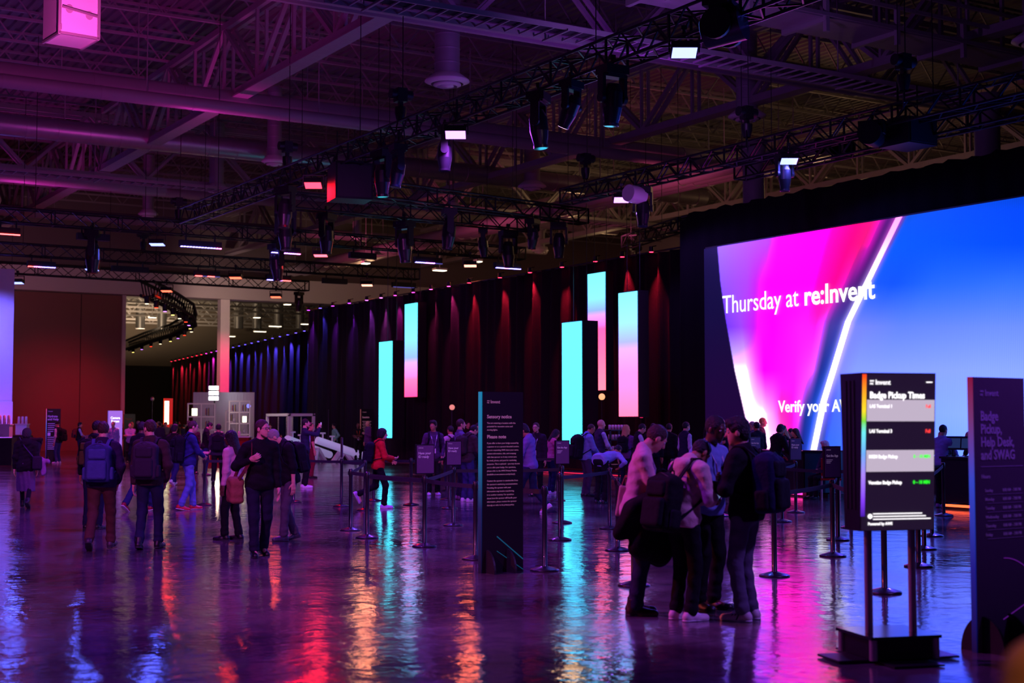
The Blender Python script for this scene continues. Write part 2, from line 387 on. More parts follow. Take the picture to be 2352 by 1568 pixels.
def person(px, py, label, H=1.76, face=0, res='mid', legs='stand', arms=('down', 'down'), lean=4, head=(0, 0), side=0,
           skin_='light', hair='short', hairc='brown', beard=None, top=(40, 40, 50), topkind='shirt', sleeve='long', bottom=(30, 32, 48),
           shoe=(20, 20, 22), shoekind='shoe', fat=1.0, extra=(), group=None, at=None, seat=None, bottomkind='trousers', cat='person', twist=0):
    """one standing, walking, bending or sitting person facing local +Y"""
    h = {'near': 0.0078, 'mid': 0.014, 'far': 0.026}[res] 
    loc = at if at is not None else ground(px, py)
    root = thing('person', label, cat, loc, -R(YAW + face), group)
    root.scale = (H / 1.75,) * 3
    hm = h * 1.75 / H
    # joints
    feet = [np.array(x[:3]) + V3(0, 0, .085) for x in LEGS[legs]]; fp = [x[3] for x in LEGS[legs]]
    TH, SH = .425, .415
    pel = V3(0, -.0, .935)
    if seat: pel = V3(0, .0, seat + .09)
    elif legs.startswith(('walk', 'kick')): pel[2] = .915
    hips = [pel + V3(-.092, 0, -.02), pel + V3(.092, 0, -.02)]
    TR = rotz(R(twist)) @ roty(R(side)) @ rotx(-R(lean))
    piv = pel + V3(0, 0, .02)
    tw = lambda p: TR @ (np.asarray(p, float) - V3(0, 0, .955)) + piv      # torso point -> body space
    knees, ank = [], []
    for i in (0, 1):
        k_, a_ = ik(hips[i], feet[i], TH, SH, V3((-1, 1)[i] * .08, 1, .0) if not seat else V3(0, .3, 1))
        knees.append(k_); ank.append(a_)
    sh = [tw((-.178, 0, 1.395)), tw((.178, 0, 1.395))]
    elb, wr, hn, hc_, hnm = [], [], [], [], []
    for i in (0, 1):
        sg = (-1, 1)[i]; a = ARMS[arms[i]] if isinstance(arms[i], str) else arms[i]
        t = tw((a[0][0] * sg, a[0][1], a[0][2])) if arms[i] not in ('down', 'floor') else (V3(a[0][0] * sg, a[0][1], a[0][2]) if arms[i] == 'down' and abs(lean) < 25 else tw((sg * .2, .25, 1.35)) if arms[i] == 'down' else tw((sg * .16, .5, 1.3)))
        e_, w_ = ik(sh[i], t, .285, .25, TR @ V3(a[1][0] * sg, a[1][1], a[1][2]))
        elb.append(e_); wr.append(w_); hn.append(unit(w_ - e_)); hnm.append(unit(TR @ V3(a[2][0] * sg, a[2][1], a[2][2]))); hc_.append(a[3])
    nb = tw((0, -.005, 1.455))
    HR = TR @ rotz(-R(head[0])) @ rotx(-R(head[1]) + R(lean * .6))
    nt = nb + HR @ V3(0, .01, .07)
    hcn = nt + HR @ V3(0, .018, .095)
    hd = lambda x, y, z: hcn + HR @ V3(x, y, z)
    g = fat
    # torso solids, used by body and clothes
    def torso(o):
        return [EL(tw((0, .005, 1.27)), V3(.150 * (.5 + .5 * g) + o, .098 * (.5 + .5 * g) + o, .19 + o), TR, .05),
                EL(tw((0, .008 + .02 * (g - 1), 1.08)), V3(.135 * g + o, .095 * g + o, .17 + o), TR, .06),
                RC(tw((-.125, 0, 1.385)), tw((.125, 0, 1.385)), .058 + o, .058 + o, .05),
                RC(nb + (nt - nb) * .2, tw((-.12, -.005, 1.40)), .048 + o, .045 + o, .04), RC(nb + (nt - nb) * .2, tw((.12, -.005, 1.40)), .048 + o, .045 + o, .04)]
    body = torso(-.010) + [EL(pel + V3(0, 0, .0), V3(.128 * g, .088 * g, .10), None, .04)]
    body += [RC(nb - (nt - nb) * .2, nt + HR @ V3(0, 0, .02), .058, .052, .03)]
    # head
    body += [EL(hd(0, -.008, .025), V3(.073, .090, .088), HR, .02), EL(hd(0, .028, -.035), V3(.056, .062, .075), HR, .03),
             RC(hd(0, .065, -.088), hd(0, .062, -.075), .020, .022, .02)]
    if res != 'far':
        body += [RC(hd(0, .086, .018), hd(0, .106, -.022), .008, .0125, .012), EL(hd(-.074, -.002, -.008), V3(.010, .020, .031), HR, .008), EL(hd(.074, -.002, -.008), V3(.010, .020, .031), HR, .008),
                 RC(hd(-.034, .078, .030), hd(.034, .078, .030), .010, .010, .012), RC(hd(-.018, .083, -.052), hd(.018, .083, -.052), .0075, .0075, .008)]
    for i in (0, 1):
        sg = (-1, 1)[i]
        body += [RC(sh[i], elb[i], .046, .038, .03), RC(elb[i], wr[i] - hn[i] * .02, .038, .026, .02), RC(elb[i], elb[i] * .7 + wr[i] * .3, .038, .040, .02)]
        body += [RC(hips[i], knees[i], .074 * (.6 + .4 * g), .045, .03), RC(knees[i], ank[i], .042, .034, .02), RC(knees[i] * .75 + ank[i] * .25 + V3(0, -.010, 0), knees[i] * .5 + ank[i] * .5 + V3(0, -.008, 0), .043, .038, .02)]
        # hand with palm, fingers and thumb
        d = hn[i]; nm = unit(hnm[i] - d * (hnm[i] @ d)); sd = np.cross(nm, d) * sg   # sd towards the thumb side
        if sd @ (TR @ V3(0, .6, .8)) < 0 and arms[i] in ('down', 'swingf', 'swingb'): sd = -sd
        w0 = wr[i]
        if res == 'far':
            body += [RC(w0, w0 + d * .07, .028, .036, .01), RC(w0 + d * .07, w0 + d * .13 + nm * .03, .032, .020, .01), RC(w0 + d * .02 + sd * .02, w0 + d * .07 + sd * .05 + nm * .015, .014, .011, .005)]
        else:
            body += [BX(w0 + d * .052, V3(.026, .034, .006), .010, np.stack([sd, d, nm], 1), .012), RC(w0 - d * .03, w0 + d * .02, .027, .024, .015)]
            cu = R(hc_[i])
            for j, (off, ln) in enumerate(((.029, .92), (.0095, 1.0), (-.0105, .94), (-.029, .76))):
                b0 = w0 + d * (.092 - abs(off) * .15) + sd * off * 1.02
                ang = cu * (.55 + .07 * j); p0 = b0
                for L_, r0, r1 in ((.042 * ln, .0095, .0090), (.028 * ln, .0090, .0083), (.022 * ln, .0083, .0072)):
                    dr = d * math.cos(ang) + nm * math.sin(ang) + sd * off * .8
                    p1 = p0 + unit(dr) * L_; body.append(RC(p0, p1, r0, r1, .003)); p0 = p1; ang += cu * .8
            t0 = w0 + d * .022 + sd * .030; t1 = t0 + unit(d * .75 + sd * .62 + nm * .30) * .042; t2 = t1 + unit(d * .9 + sd * .12 + nm * .5) * .032
            body += [RC(t0, t1, .0135, .0110, .006), RC(t1, t2, .0105, .0085, .003)]
        # bare foot inside the shoe keeps the body whole
        f_ = rotx(-R(fp[i])) @ V3(0, 1, 0)
        body += [RC(ank[i] - V3(0, 0, .02), ank[i] + f_ * .12 - V3(0, 0, .045), .032, .026, .02)]
    smesh('body', body, hm, skin(skin_), root)
    # wrinkles
    ph = (abs(px) * .37) % 6
    wr_t = None if res == 'far' else (lambda X, Y, Z: .0035 * np.sin(38 * Z + 9 * X + 5 * Y + ph) * np.sin(11 * X + 13 * Y + 7 * Z + ph) + .002 * np.sin(70 * Z - 22 * X + ph))
    # top
    jk = {'shirt': 0.0, 'polo': 0.0, 'sweater': .006, 'jacket': .012, 'hoodie': .014, 'vest': .010, 'coat': .014, 'blazer': .008}[topkind]
    tops = torso(.012 + jk) + [RC(tw((-.055, .0, .98)), tw((.055, .0, .98)), .095 * g + jk, .095 * g + jk, .06),
                               RC(tw((-.045, -.004, .92)), tw((.045, -.004, .92)), .128 * g + jk, .128 * g + jk, .05)]
    if topkind in ('coat', 'blazer'): tops += [RC(tw((-.07, 0, .84)), tw((.07, 0, .84)), .105 * g + jk, .105 * g + jk, .05)]
    for i in (0, 1):
        a, e, w_ = sh[i], elb[i], wr[i]
        if topkind == 'vest' and sleeve == 'none': continue
        if sleeve == 'long': tops += [RC(a, e, .060 + jk, .050 + jk, .04), RC(e, w_ - hn[i] * .03, .050 + jk, .037 + jk * .6, .03)]
        elif sleeve == 'short': tops += [RC(a, a + (e - a) * .72, .062 + jk, .058 + jk, .035)]
        elif sleeve == 'roll': tops += [RC(a, e, .060 + jk, .050 + jk, .04), RC(e, e * .7 + w_ * .3, .050 + jk, .048, .03)]
    if topkind in ('hoodie', 'coat'): tops += [RC(tw((-.06, -.085, 1.44)), tw((.06, -.085, 1.44)), .042, .042, .03), EL(tw((0, -.10, 1.40)), V3(.09, .05, .07), TR, .03)]
    elif topkind in ('polo', 'jacket', 'blazer', 'vest'): tops += [RC(tw((-.045, -.035, 1.475)), tw((.045, -.035, 1.475)), .030, .030, .02)]
    up = TR @ V3(0, 0, 1)
    hem = .80 if topkind in ('coat', 'blazer') else .85
    nk = HR @ V3(0, .10, 1)
    cuts = [(tw((0, 0, hem)), -up)]
    neck = [RC(nt - (nt - nb) * .9 + TR @ V3(0, .012, 0), nt + (nt - nb) * .6, .050, .075, .001)]
    tn = {'shirt': 'shirt', 'polo': 'polo_shirt', 'sweater': 'sweater', 'jacket': 'jacket', 'hoodie': 'hooded_top', 'vest': 'vest', 'coat': 'coat', 'blazer': 'blazer'}[topkind]
    smesh(tn, tops, hm, cloth(top), root, cuts, wr_t, minus=neck)
    if topkind == 'vest' and sleeve == 'none':
        us = []
        for i in (0, 1): us += [RC(sh[i], elb[i], .056, .048, .04), RC(elb[i], wr[i] - hn[i] * .03, .048, .036, .03)]
        smesh('shirt_sleeves', us, hm, cloth((190, 190, 215)), root, disp=wr_t)
    # bottom
    leg = []
    wr_b = None if res == 'far' else (lambda X, Y, Z: .004 * np.sin(46 * Z + 14 * X + ph) * np.sin(9 * X + 17 * Y + 3 * Z) * (1 + 0 * Z) + .0035 * np.sin(85 * Z + 20 * Y) * np.clip((.32 - Z) * 4, 0, 1))
    leg += [EL(pel + V3(0, -.008, -.01), V3(.150 * g, .115 * g, .115), None, .05), RC(pel + V3(-.05, 0, .07), pel + V3(.05, 0, .07), .093 * g, .093 * g, .05)]
    if bottomkind == 'trousers':
        for i in (0, 1):
            e = ank[i] + (knees[i] - ank[i]) * .06
            leg += [RC(hips[i], knees[i], .092 * (.5 + .5 * g), .068, .035), RC(knees[i], e, .067, .058, .03), RC(e + (knees[i] - e) * .15, e, .060, .064, .02)]
        smesh('trousers', leg, hm, cloth(bottom), root, [(pel + V3(0, 0, .035), V3(0, 0, 1)), (V3(0, 0, .035), V3(0, 0, -1))], wr_b)
    else:
        kc = (knees[0] + knees[1]) / 2
        leg += [RC(hips[0], knees[0] + V3(0, 0, -.10), .10, .11, .06), RC(hips[1], knees[1] + V3(0, 0, -.10), .10, .11, .06), RC(pel, kc + V3(0, 0, -.1), .12, .14, .08)]
        smesh('skirt', leg, hm, cloth(bottom), root, [(kc + V3(0, 0, -.13), V3(0, 0, -1)), (pel + V3(0, 0, .10), V3(0, 0, 1))], lambda X, Y, Z: .006 * np.sin(60 * X + 8 * Z) + 0 * Y)
        tg = []
        for i in (0, 1): tg += [RC(knees[i], ank[i], .055, .042, .02)]
        smesh('tights', tg, hm, cloth((16, 14, 20)), root)
    # shoes
    for i in (0, 1):
        F_ = rotz((.12, -.12)[i]) @ rotx(-R(fp[i])); b = ank[i]
        q = lambda x, y, z: b + F_ @ V3(x, y, z)
        wh = shoe[0] > 120
        s_ = [RC(q(0, -.045, -.045), q(0, .05, -.045), .040, .040, .02), RC(q(0, .05, -.052), q(0, .165, -.058), .042, .034, .02), RC(q(0, -.035, -.05), q(0, -.02, .01), .042, .042, .02), EL(q(0, .09, -.062), V3(.048, .105, .030), F_, .02)]
        if shoekind == 'boot': s_ += [RC(q(0, -.015, 0), q(0, -.01, .07), .048, .054, .02)]
        nm = {'sneaker': 'sneaker', 'boot': 'boot', 'shoe': 'shoe'}[shoekind]
        so = smesh(nm, s_, min(hm, .012) if res != 'far' else .02, mat('shoe_%d_%d_%d' % tuple(shoe), s2l(shoe), .45, var=.08), root, [(q(0, 0, -.078), F_ @ V3(0, 0, -1)), (q(0, 0, .075 if shoekind == 'boot' else .015), F_ @ V3(0, -.2, 1))])
        if res != 'far':
            smesh('sole', [RC(q(0, -.045, -.075), q(0, .06, -.075), .043, .044, .02), RC(q(0, .06, -.075), q(0, .16, -.075), .046, .038, .02)], .010,
                  mat('rubber_white' if wh else 'rubber_dark', (.7, .68, .7) if wh else (.03, .03, .035), .6, var=.05), so, [(q(0, 0, -.066), F_ @ V3(0, 0, 1)), (q(0, 0, -.086), F_ @ V3(0, 0, -1))])
    # hair
    if hair != 'bald':
        hp = [EL(hd(0, -.012, .030), V3(.0785, .0955, .0955), HR, .02)]
        cut = [(hd(0, .042, 0), HR @ V3(0, 1, -.33))]
        minus = []
        if hair == 'short': cut += [(hd(0, 0, -.055), HR @ V3(0, .5, -.9))]
        elif hair == 'thin': hp = [EL(hd(0, -.012, .027), V3(.0765, .0935, .089), HR, .02)]; cut = [(hd(0, .018, 0), HR @ V3(0, 1, -.2)), (hd(0, 0, -.05), HR @ V3(0, .5, -.9))]
        elif hair == 'full': hp = [EL(hd(0, -.010, .045), V3(.085, .103, .100), HR, .02), RC(hd(-.04, .06, .09), hd(.04, .06, .095), .032, .035, .03), EL(hd(0, -.05, -.02), V3(.078, .06, .07), HR, .03)]; cut = [(hd(0, .050, 0), HR @ V3(0, 1, -.55)), (hd(0, 0, -.08), HR @ V3(0, .5, -.9))]
        elif hair == 'bob': hp = [EL(hd(0, -.018, .035), V3(.096, .108, .100), HR, .02), EL(hd(0, -.035, -.03), V3(.092, .085, .09), HR, .03)]; cut = [(hd(0, .062, .02), HR @ V3(0, .9, -.42))]
        elif hair == 'long': hp = [EL(hd(0, -.018, .033), V3(.088, .103, .097), HR, .02), RC(hd(-.03, -.05, -.02), tw((-.04, -.115, 1.30)), .065, .05, .04), RC(hd(.03, -.05, -.02), tw((.04, -.115, 1.30)), .065, .05, .04),
                                   RC(hd(-.075, .0, -.02), tw((-.085, -.03, 1.40)), .03, .028, .03), RC(hd(.075, .0, -.02), tw((.085, -.03, 1.40)), .03, .028, .03)]; cut = [(hd(0, .062, .03), HR @ V3(0, .85, -.5))]
        if hair == 'cap': hp += [RC(hd(-.04, .09, .045), hd(.04, .09, .045), .014, .014, .01), RC(hd(-.03, .13, .04), hd(.03, .13, .04), .010, .010, .02)]; cut = [(hd(0, 0, .012), HR @ V3(0, 0, -1))]
        if hair == 'cap': smesh('cap', hp, min(hm, .014), cloth(HAIRC[hairc]), root, cut)
        else: smesh('hair', hp, min(hm, .012) if res != 'far' else .02, hairm(hairc), root, cut, (lambda X, Y, Z: .003 * np.sin(120 * X + 60 * Z) * np.sin(90 * Y + 50 * Z)) if res != 'far' else None)
    if beard and res != 'far':
        smesh('beard', [EL(hd(0, .031, -.056), V3(.0585, .0625, .058), HR, .01), RC(hd(0, .068, -.094), hd(0, .062, -.10), .021, .020, .02)], min(hm, .010), hairm(beard), root, [(hd(0, 0, -.042), HR @ V3(0, .75, 1)), (hd(0, .0, 0), HR @ V3(0, -1, -.2))],
              minus=[RC(hd(-.016, .09, -.05), hd(.016, .09, -.05), .008, .008)])
    if res == 'near' or 'eyes' in extra:
        for sx in (-1, 1):
            e = MB().sphere(tuple(hd(sx * .032, .074, .010)), .0125, 10).build('eye', mat('eye_white', (.6, .58, .58), .3, var=.02), root)
            MB().sphere(tuple(hd(sx * .032, .0815, .010)), .0068, 8).build('iris', mat('iris_dark', (.03, .02, .015), .2, var=.02), e)
    if 'glasses' in extra:
        b = MB()
        for sx in (-1, 1):
            pts = [hd(sx * .034 + .024 * math.cos(t), .100 + .0 * t, .012 + .018 * math.sin(t)) for t in np.linspace(0, 2 * math.pi, 13)]
            b.path([Vector(p) for p in pts], .0022, 5)
            b.tube(Vector(hd(sx * .058, .098, .018)), Vector(hd(sx * .080, -.005, .012)), .002, n=5)
        b.tube(Vector(hd(-.010, .102, .016)), Vector(hd(.010, .102, .016)), .002, n=5)
        b.build('glasses', M_BLACK, root)
    if 'mask' in extra:
        smesh('face_mask', [EL(hd(0, .045, -.050), V3(.052, .058, .045), HR, .02)], .01, cloth((205, 200, 215)), root, [(hd(0, 0.02, 0), HR @ V3(0, -1, 0))])
    if 'lanyard' in extra or 'orange_lanyard' in extra:
        c = (225, 80, 20) if 'orange_lanyard' in extra else (200, 190, 220)
        o = .115 * (.5 + .5 * g) + jk + .012
        L_ = [tw((sx * .065, -.03, 1.475)) for sx in (-1, 1)]; bt = tw((0, o + .01, 1.10))
        b = MB(); lb = 'orange_lanyard' if 'orange_lanyard' in extra else 'lanyard'
        for sx, l0 in zip((-1, 1), L_):
            b.ribbon([Vector(l0), Vector(tw((sx * .075, .065, 1.43))), Vector(tw((sx * .055, o, 1.32))), Vector(bt)], .004, .016)
        b.build(lb, cloth(c), root)
        bb = MB(); bb.box(tuple(tw((0, o + .012, 1.04))), (.075, .006, .11), Matrix(TR.tolist())); bb.build('name_badge', cloth((215, 205, 225)), root)
    root.update_tag()
    ctx = dict(root=root, TR=TR, tw=tw, wr=wr, hn=hn, loc=loc, rz=-R(YAW + face), sc=H / 1.75, sh=sh, elb=elb, g=g, jk=jk, hnm=hnm, h=hm, res=res, pel=pel)
    return ctx

def to_world(ctx, p):
    return Vector(ctx['loc']) + Matrix.Rotation(ctx['rz'], 3, 'Z') @ (Vector(p) * ctx['sc'])

def backpack(ctx, label, col=(20, 22, 34), col2=None, size=1.0, strap='both', off=(0, 0, 0), h=None):
    """a backpack on somebody's back, a thing of its own with pocket and straps"""
    tw, TR = ctx['tw'], ctx['TR']; d0 = -(.100 * (.5 + .5 * ctx['g']) + ctx['jk'] + .018)
    root = thing('backpack', label, 'backpack', ctx['loc'], ctx['rz']); root.scale = (ctx['sc'],) * 3
    s = size; h = h or max(ctx['h'], .010); c2 = col2 or col
    q = lambda x, y, z: tw((x * s + off[0], d0 - y * s + off[1], 1.40 + z * s + off[2]))
    wv = (lambda X, Y, Z: .004 * np.sin(30 * Z + 14 * X) * np.sin(22 * X + 9 * Y)) if ctx['res'] != 'far' else None
    smesh('bag_body', [BX(q(0, .085, -.22), V3(.105, .045, .17) * s, .045 * s, TR, .03), EL(q(0, .08, -.03), V3(.13, .075, .07) * s, TR, .05)], h, cloth(col), root, disp=wv)
    smesh('front_pocket', [BX(q(0, .165, -.29), V3(.085, .020, .085) * s, .032 * s, TR, .02)], h, cloth(c2), root)
    if ctx['res'] != 'far':
        smesh('top_pocket', [BX(q(0, .155, -.10), V3(.08, .012, .035) * s, .03 * s, TR, .02)], h, cloth(c2), root)
        for sx in (-1, 1): smesh('side_pocket', [BX(q(sx * .155, .08, -.33), V3(.008, .03, .055) * s, .022 * s, TR, .01)], h, cloth(c2), root)
        MB().path([Vector(q(x, y, z)) for x, y, z in ((-.03, .03, .03), (-.02, .03, .06), (.02, .03, .06), (.03, .03, .03))], .007).build('carry_handle', cloth(c2), root)
        b = MB()
        b.path([Vector(q(x, y, z)) for x, y, z in ((-.135, .12, -.34), (-.14, .135, -.15), (-.10, .14, -.005), (0, .145, .03), (.10, .14, -.005), (.14, .135, -.15), (.135, .12, -.34))], .0035, 5)
        b.build('zip', M_BLACK, root)
    o = .112 * (.5 + .5 * ctx['g']) + ctx['jk'] + .010
    for sx in ((-1, 1) if strap == 'both' else (strap,)):
        pts = [q(sx * .08, .02, .0), tw((sx * .105, -.06, 1.475 + ctx['jk'])), tw((sx * .115, .02, 1.485 + ctx['jk'])), tw((sx * .12, .085, 1.43)), tw((sx * .125, o, 1.33)), tw((sx * .145, o - .02, 1.20)), tw((sx * .165 * ctx['g'], .03, 1.10)), q(sx * .12, .04, -.36)]
        b = MB(); b.ribbon([Vector(p) for p in pts], .014, .045); b.build('shoulder_strap', cloth(c2), root)
    return root

def phone_in(ctx, i, label, lit=True, land=False):
    p = ctx['wr'][i] + ctx['hn'][i] * .10 + ctx['hnm'][i] * .035
    root = thing('phone', label, 'phone', to_world(ctx, p), ctx['rz'])
    b = MB(); rot = Matrix.Rotation(R(-50), 3, 'X') if not land else Matrix.Rotation(R(-90), 3, 'Y')
    b.box((0, 0, 0), (.075, .009, .15) if not land else (.075, .009, .15), rot).build('case', M_BLACK, root)
    sc = MB(); sc.box(tuple(rot @ Vector((0, -.006, 0))), (.068, .002, .14), rot).build('screen', emit('phone_screen', (150, 170, 230), .5) if lit else M_BLACK, root)
    return root

# ------------------------------------------------------------------ the hall
XC, XS, YW = 28.5, 27.0, 90.0          # drape line, screen face, end wall
DECK = 16.8
def floor_mat():
    m = bpy.data.materials.new('polished_concrete'); m.use_nodes = True
    nt = m.node_tree; b = nt.nodes['Principled BSDF']; L = nt.links.new
    tc = nt.nodes.new('ShaderNodeTexCoord')
    def noise(s, d, sc=(1, 1, 1), rz=0):
        mp = nt.nodes.new('ShaderNodeMapping'); mp.inputs['Scale'].default_value = sc; mp.inputs['Rotation'].default_value = (0, 0, rz); L(tc.outputs['Object'], mp.inputs['Vector'])
        n = nt.nodes.new('ShaderNodeTexNoise'); n.inputs['Scale'].default_value = s; n.inputs['Detail'].default_value = d; L(mp.outputs[0], n.inputs['Vector']); return n
    n1 = noise(.45, 6); n2 = noise(5, 5)
    mx = nt.nodes.new('ShaderNodeMix'); mx.data_type = 'FLOAT'; mx.inputs[0].default_value = .35
    L(n1.outputs['Fac'], mx.inputs[2]); L(n2.outputs['Fac'], mx.inputs[3])
    cr = nt.nodes.new('ShaderNodeValToRGB'); cr.color_ramp.elements[0].position = .36; cr.color_ramp.elements[1].position = .66
    cr.color_ramp.elements[0].color = (.035, .03, .035, 1); cr.color_ramp.elements[1].color = (.15, .135, .14, 1)
    L(mx.outputs[0], cr.inputs[0])
    br = nt.nodes.new('ShaderNodeTexBrick'); br.offset = 0; br.inputs['Scale'].default_value = 1; br.inputs['Brick Width'].default_value = 9; br.inputs['Row Height'].default_value = 9
    br.inputs['Mortar Size'].default_value = .012; br.inputs['Color1'].default_value = (1, 1, 1, 1); br.inputs['Color2'].default_value = (1, 1, 1, 1); br.inputs['Mortar'].default_value = (.35, .35, .35, 1)
    L(tc.outputs['Object'], br.inputs['Vector'])
    mu = nt.nodes.new('ShaderNodeMix'); mu.data_type = 'RGBA'; mu.blend_type = 'MULTIPLY'; mu.inputs[0].default_value = 1
    L(cr.outputs[0], mu.inputs[6]); L(br.outputs[0], mu.inputs[7]); L(mu.outputs[2], b.inputs['Base Color'])
    rr = nt.nodes.new('ShaderNodeMapRange'); rr.inputs[1].default_value = .3; rr.inputs[2].default_value = .7; rr.inputs[3].default_value = .07; rr.inputs[4].default_value = .17
    L(n1.outputs['Fac'], rr.inputs[0]); L(rr.outputs[0], b.inputs['Roughness'])
    b.inputs['IOR'].default_value = 1.75; b.inputs['Specular IOR Level'].default_value = .6
    n3 = noise(2.2, 3); n4 = noise(10, 3)
    ad = nt.nodes.new('ShaderNodeMath'); ad.operation = 'MULTIPLY_ADD'; ad.inputs[1].default_value = .25; L(n4.outputs['Fac'], ad.inputs[0]); L(n3.outputs['Fac'], ad.inputs[2])
    bp = nt.nodes.new('ShaderNodeBump'); bp.inputs['Strength'].default_value = .5; bp.inputs['Distance'].default_value = .02
    L(ad.outputs[0], bp.inputs['Height']); L(bp.outputs[0], b.inputs['Normal'])
    return m
b = MB(); b.box((25, 60, -.1), (120, 170, .2)); tag(b.build('floor', floor_mat()), kind='structure')

# roof deck with its corrugation running along +Y, joists across, girders along
M_DECK = mat('ribbed_roof_deck', (.15, .14, .15), .6, var=.15, scale=2)
vs, fs = [], []
x, k = -34.0, 0
prof = []
while x < 66:
    prof += [(x, 0), (x + .16, 0), (x + .20, -.09), (x + .36, -.09)]; x += .40
for (px_, pz_) in prof: vs += [(px_, -8, DECK + pz_), (px_, YW, DECK + pz_)]
for i in range(len(prof) - 1): fs.append((2 * i, 2 * i + 1, 2 * i + 3, 2 * i + 2))
ceil_ = MB().add(vs, fs).build('ceiling', M_DECK); tag(ceil_, 'dark ribbed steel roof deck over the hall', kind='structure')
j = MB(); z0, z1 = DECK - 1.25, DECK - .12
for zz in (z0, z1): j.box((16, 0, zz), (100, .13, .09))
xx = -34.0
while xx < 65: j.bar((xx, 0, z0), (xx + .9, 0, z1), .05); j.bar((xx + .9, 0, z1), (xx + 1.8, 0, z0), .05); xx += 1.8
jo = j.build('roof_joist', M_STEEL, ceil_); jo.location = (0, 4, 0)
for n in range(1, 29):
    c = jo.copy(); COL.objects.link(c); c.location = (0, 4 + 3.05 * n, 0)
def girder(X, y0=-6, y1=89.5, z0=12.9, z1=15.4):
    g = MB()
    for sx in (-.16, .16):
        for zz in (z0, z1): g.box((X + sx, (y0 + y1) / 2, zz), (.16, y1 - y0, .22))
        y = y0; up = True
        while y < y1 - 3.1:
            g.bar((X + sx, y, z0 if up else z1), (X + sx, y + 3.1, z1 if up else z0), .14); g.bar((X + sx, y + 3.1, z0), (X + sx, y + 3.1, z1), .10); y += 3.1; up = not up
    g.box((X, (y0 + y1) / 2, z0 - .13), (.55, y1 - y0, .05))
    return g.build('roof_girder', M_STEEL, ceil_)
for X in (-13.5, 1.5, 16.9, 32.5, 47): girder(X)
for Y in (33.5, 62.5):
    g = MB()
    for sy in (-.2, .2):
        for zz in (12.6, 15.2): g.box((16, Y + sy, zz), (90, .14, .2))
        x = -28; up = True
        while x < 58: g.bar((x, Y + sy, 12.6 if up else 15.2), (x + 2.6, Y + sy, 15.2 if up else 12.6), .12); x += 2.6; up = not up
    g.build('cross_girder', M_STEEL, ceil_)

# end wall with the opening to the next hall
M_PANEL = mat('tan_wall_panel', (.22, .10, .085), .7, bump=.15, scale=60, var=.05)
M_FASCIA = mat('painted_gypsum', (.55, .52, .52), .7, var=.05)
xo0 = ply(277, 900, YW).x; xo1 = 46.0
b = MB(); b.box(((xo0 - 36) / 2 - .0, YW + .3, 4.9), (xo0 + 36, .6, 9.8))
wb = b.build('wall_back', M_PANEL); tag(wb, 'tall reddish wall panels beside the opening to the next hall', kind='structure')
sm = MB()
for px_ in (183,):
    X = ply(px_, 900, YW).x; sm.box((X, YW - .005, 4.9), (.04, .03, 9.8))
sm.build('panel_joint', mat('dark_joint', (.03, .02, .02), .8, var=.1), wb)
b = MB(); b.box((0, YW - .05, 10.6), (140, 1.2, 1.5)); hb = b.build('trim_1', M_FASCIA); tag(hb, 'pale header beam over the opening', kind='structure')
b = MB(); b.box((0, YW + .5, 14.2), (140, .5, 6)); tag(b.build('wall_upper', mat('upper_wall', (.16, .13, .13), .8, var=.1)), kind='structure')
b = MB(); b.box((xo0 + .12, YW + .25, 4.9), (.22, .8, 9.9)); tag(b.build('trim_2', M_FASCIA), kind='structure')
# pale structural column in the opening
c0 = ply(510, 1040, YW); colm = thing('column', 'tall pale square column in the opening to the next hall', 'column', (c0.x, YW, 0))
b = MB(); b.box((0, 0, 4.93), (.62, .62, 9.86)); b.build('shaft', M_WHITE, colm)
b = MB(); b.box((0, 0, .5), (.7, .7, 1.0)); b.box((0, 0, 8.6), (.66, .66, .1)); b.build('casing', M_WHITE, colm)
for i, (px_, X, lab) in enumerate(((1731, 31.5, 'round concrete column behind the drape above the screen corner'), (2270, 32.5, 'round concrete column behind the drape top at the right edge'))):
    p = plx(px_, 450, X)
    t = thing('concrete_column', lab, 'column', (p.x, p.y, 0)); MB().lathe([(.36, 0), (.36, 11.0)], 24).build('shaft', M_STEEL, t); MB().lathe([(.38, 10.6), (.46, 11.1), (.001, 11.1)], 24).build('capital', M_STEEL, t)

# next hall beyond the opening
b = MB(); b.box((25, 151, 7), (120, .4, 14)); tag(b.build('wall_far', mat('far_wall', (.20, .16, .13), .8, var=.1)), kind='structure')
b = MB(); b.box((25, 121, 14.2), (120, 60, .2)); fc = b.build('ceiling_far', mat('far_ceiling', (.18, .16, .13), .8, var=.2, scale=1)); tag(fc, kind='structure')
g = MB()
for Y in np.arange(95, 150, 5.0):
    for zz in (12.0, 13.6): g.box((22, Y, zz), (90, .16, .16))
    x = -10
    while x < 58: g.bar((x, Y, 12.0), (x + 1.6, Y, 13.6), .1); g.bar((x + 1.6, Y, 13.6), (x + 3.2, Y, 12.0), .1); x += 3.2
g.build('far_truss', M_STEEL, fc)
for n, px_ in enumerate((322, 372, 548, 590, 640, 690)):
    p = plz(px_, 745, 11.2); MB().tube((p.x, p.y, 10.8), (p.x, p.y, 13.9), .45, n=14).build('supply_duct', M_GALV, fc)
b = MB(); b.box((38, 91.5 + 44, 3.6), (64, .3, 7.2)); tag(b.build('wall_drape_far', mat('black_drape_flat', (.006, .005, .006), .95, bump=.4, scale=3, var=.2)), 'black drape across the far end of the next hall', kind='structure')
b = MB(); b.box((-36, 60, 8.4), (.4, 190, 16.8)); tag(b.build('wall_left', M_PANEL), kind='structure')
b = MB(); b.box((66, 60, 8.4), (.4, 190, 16.8)); tag(b.build('wall_right', M_FASCIA), kind='structure')

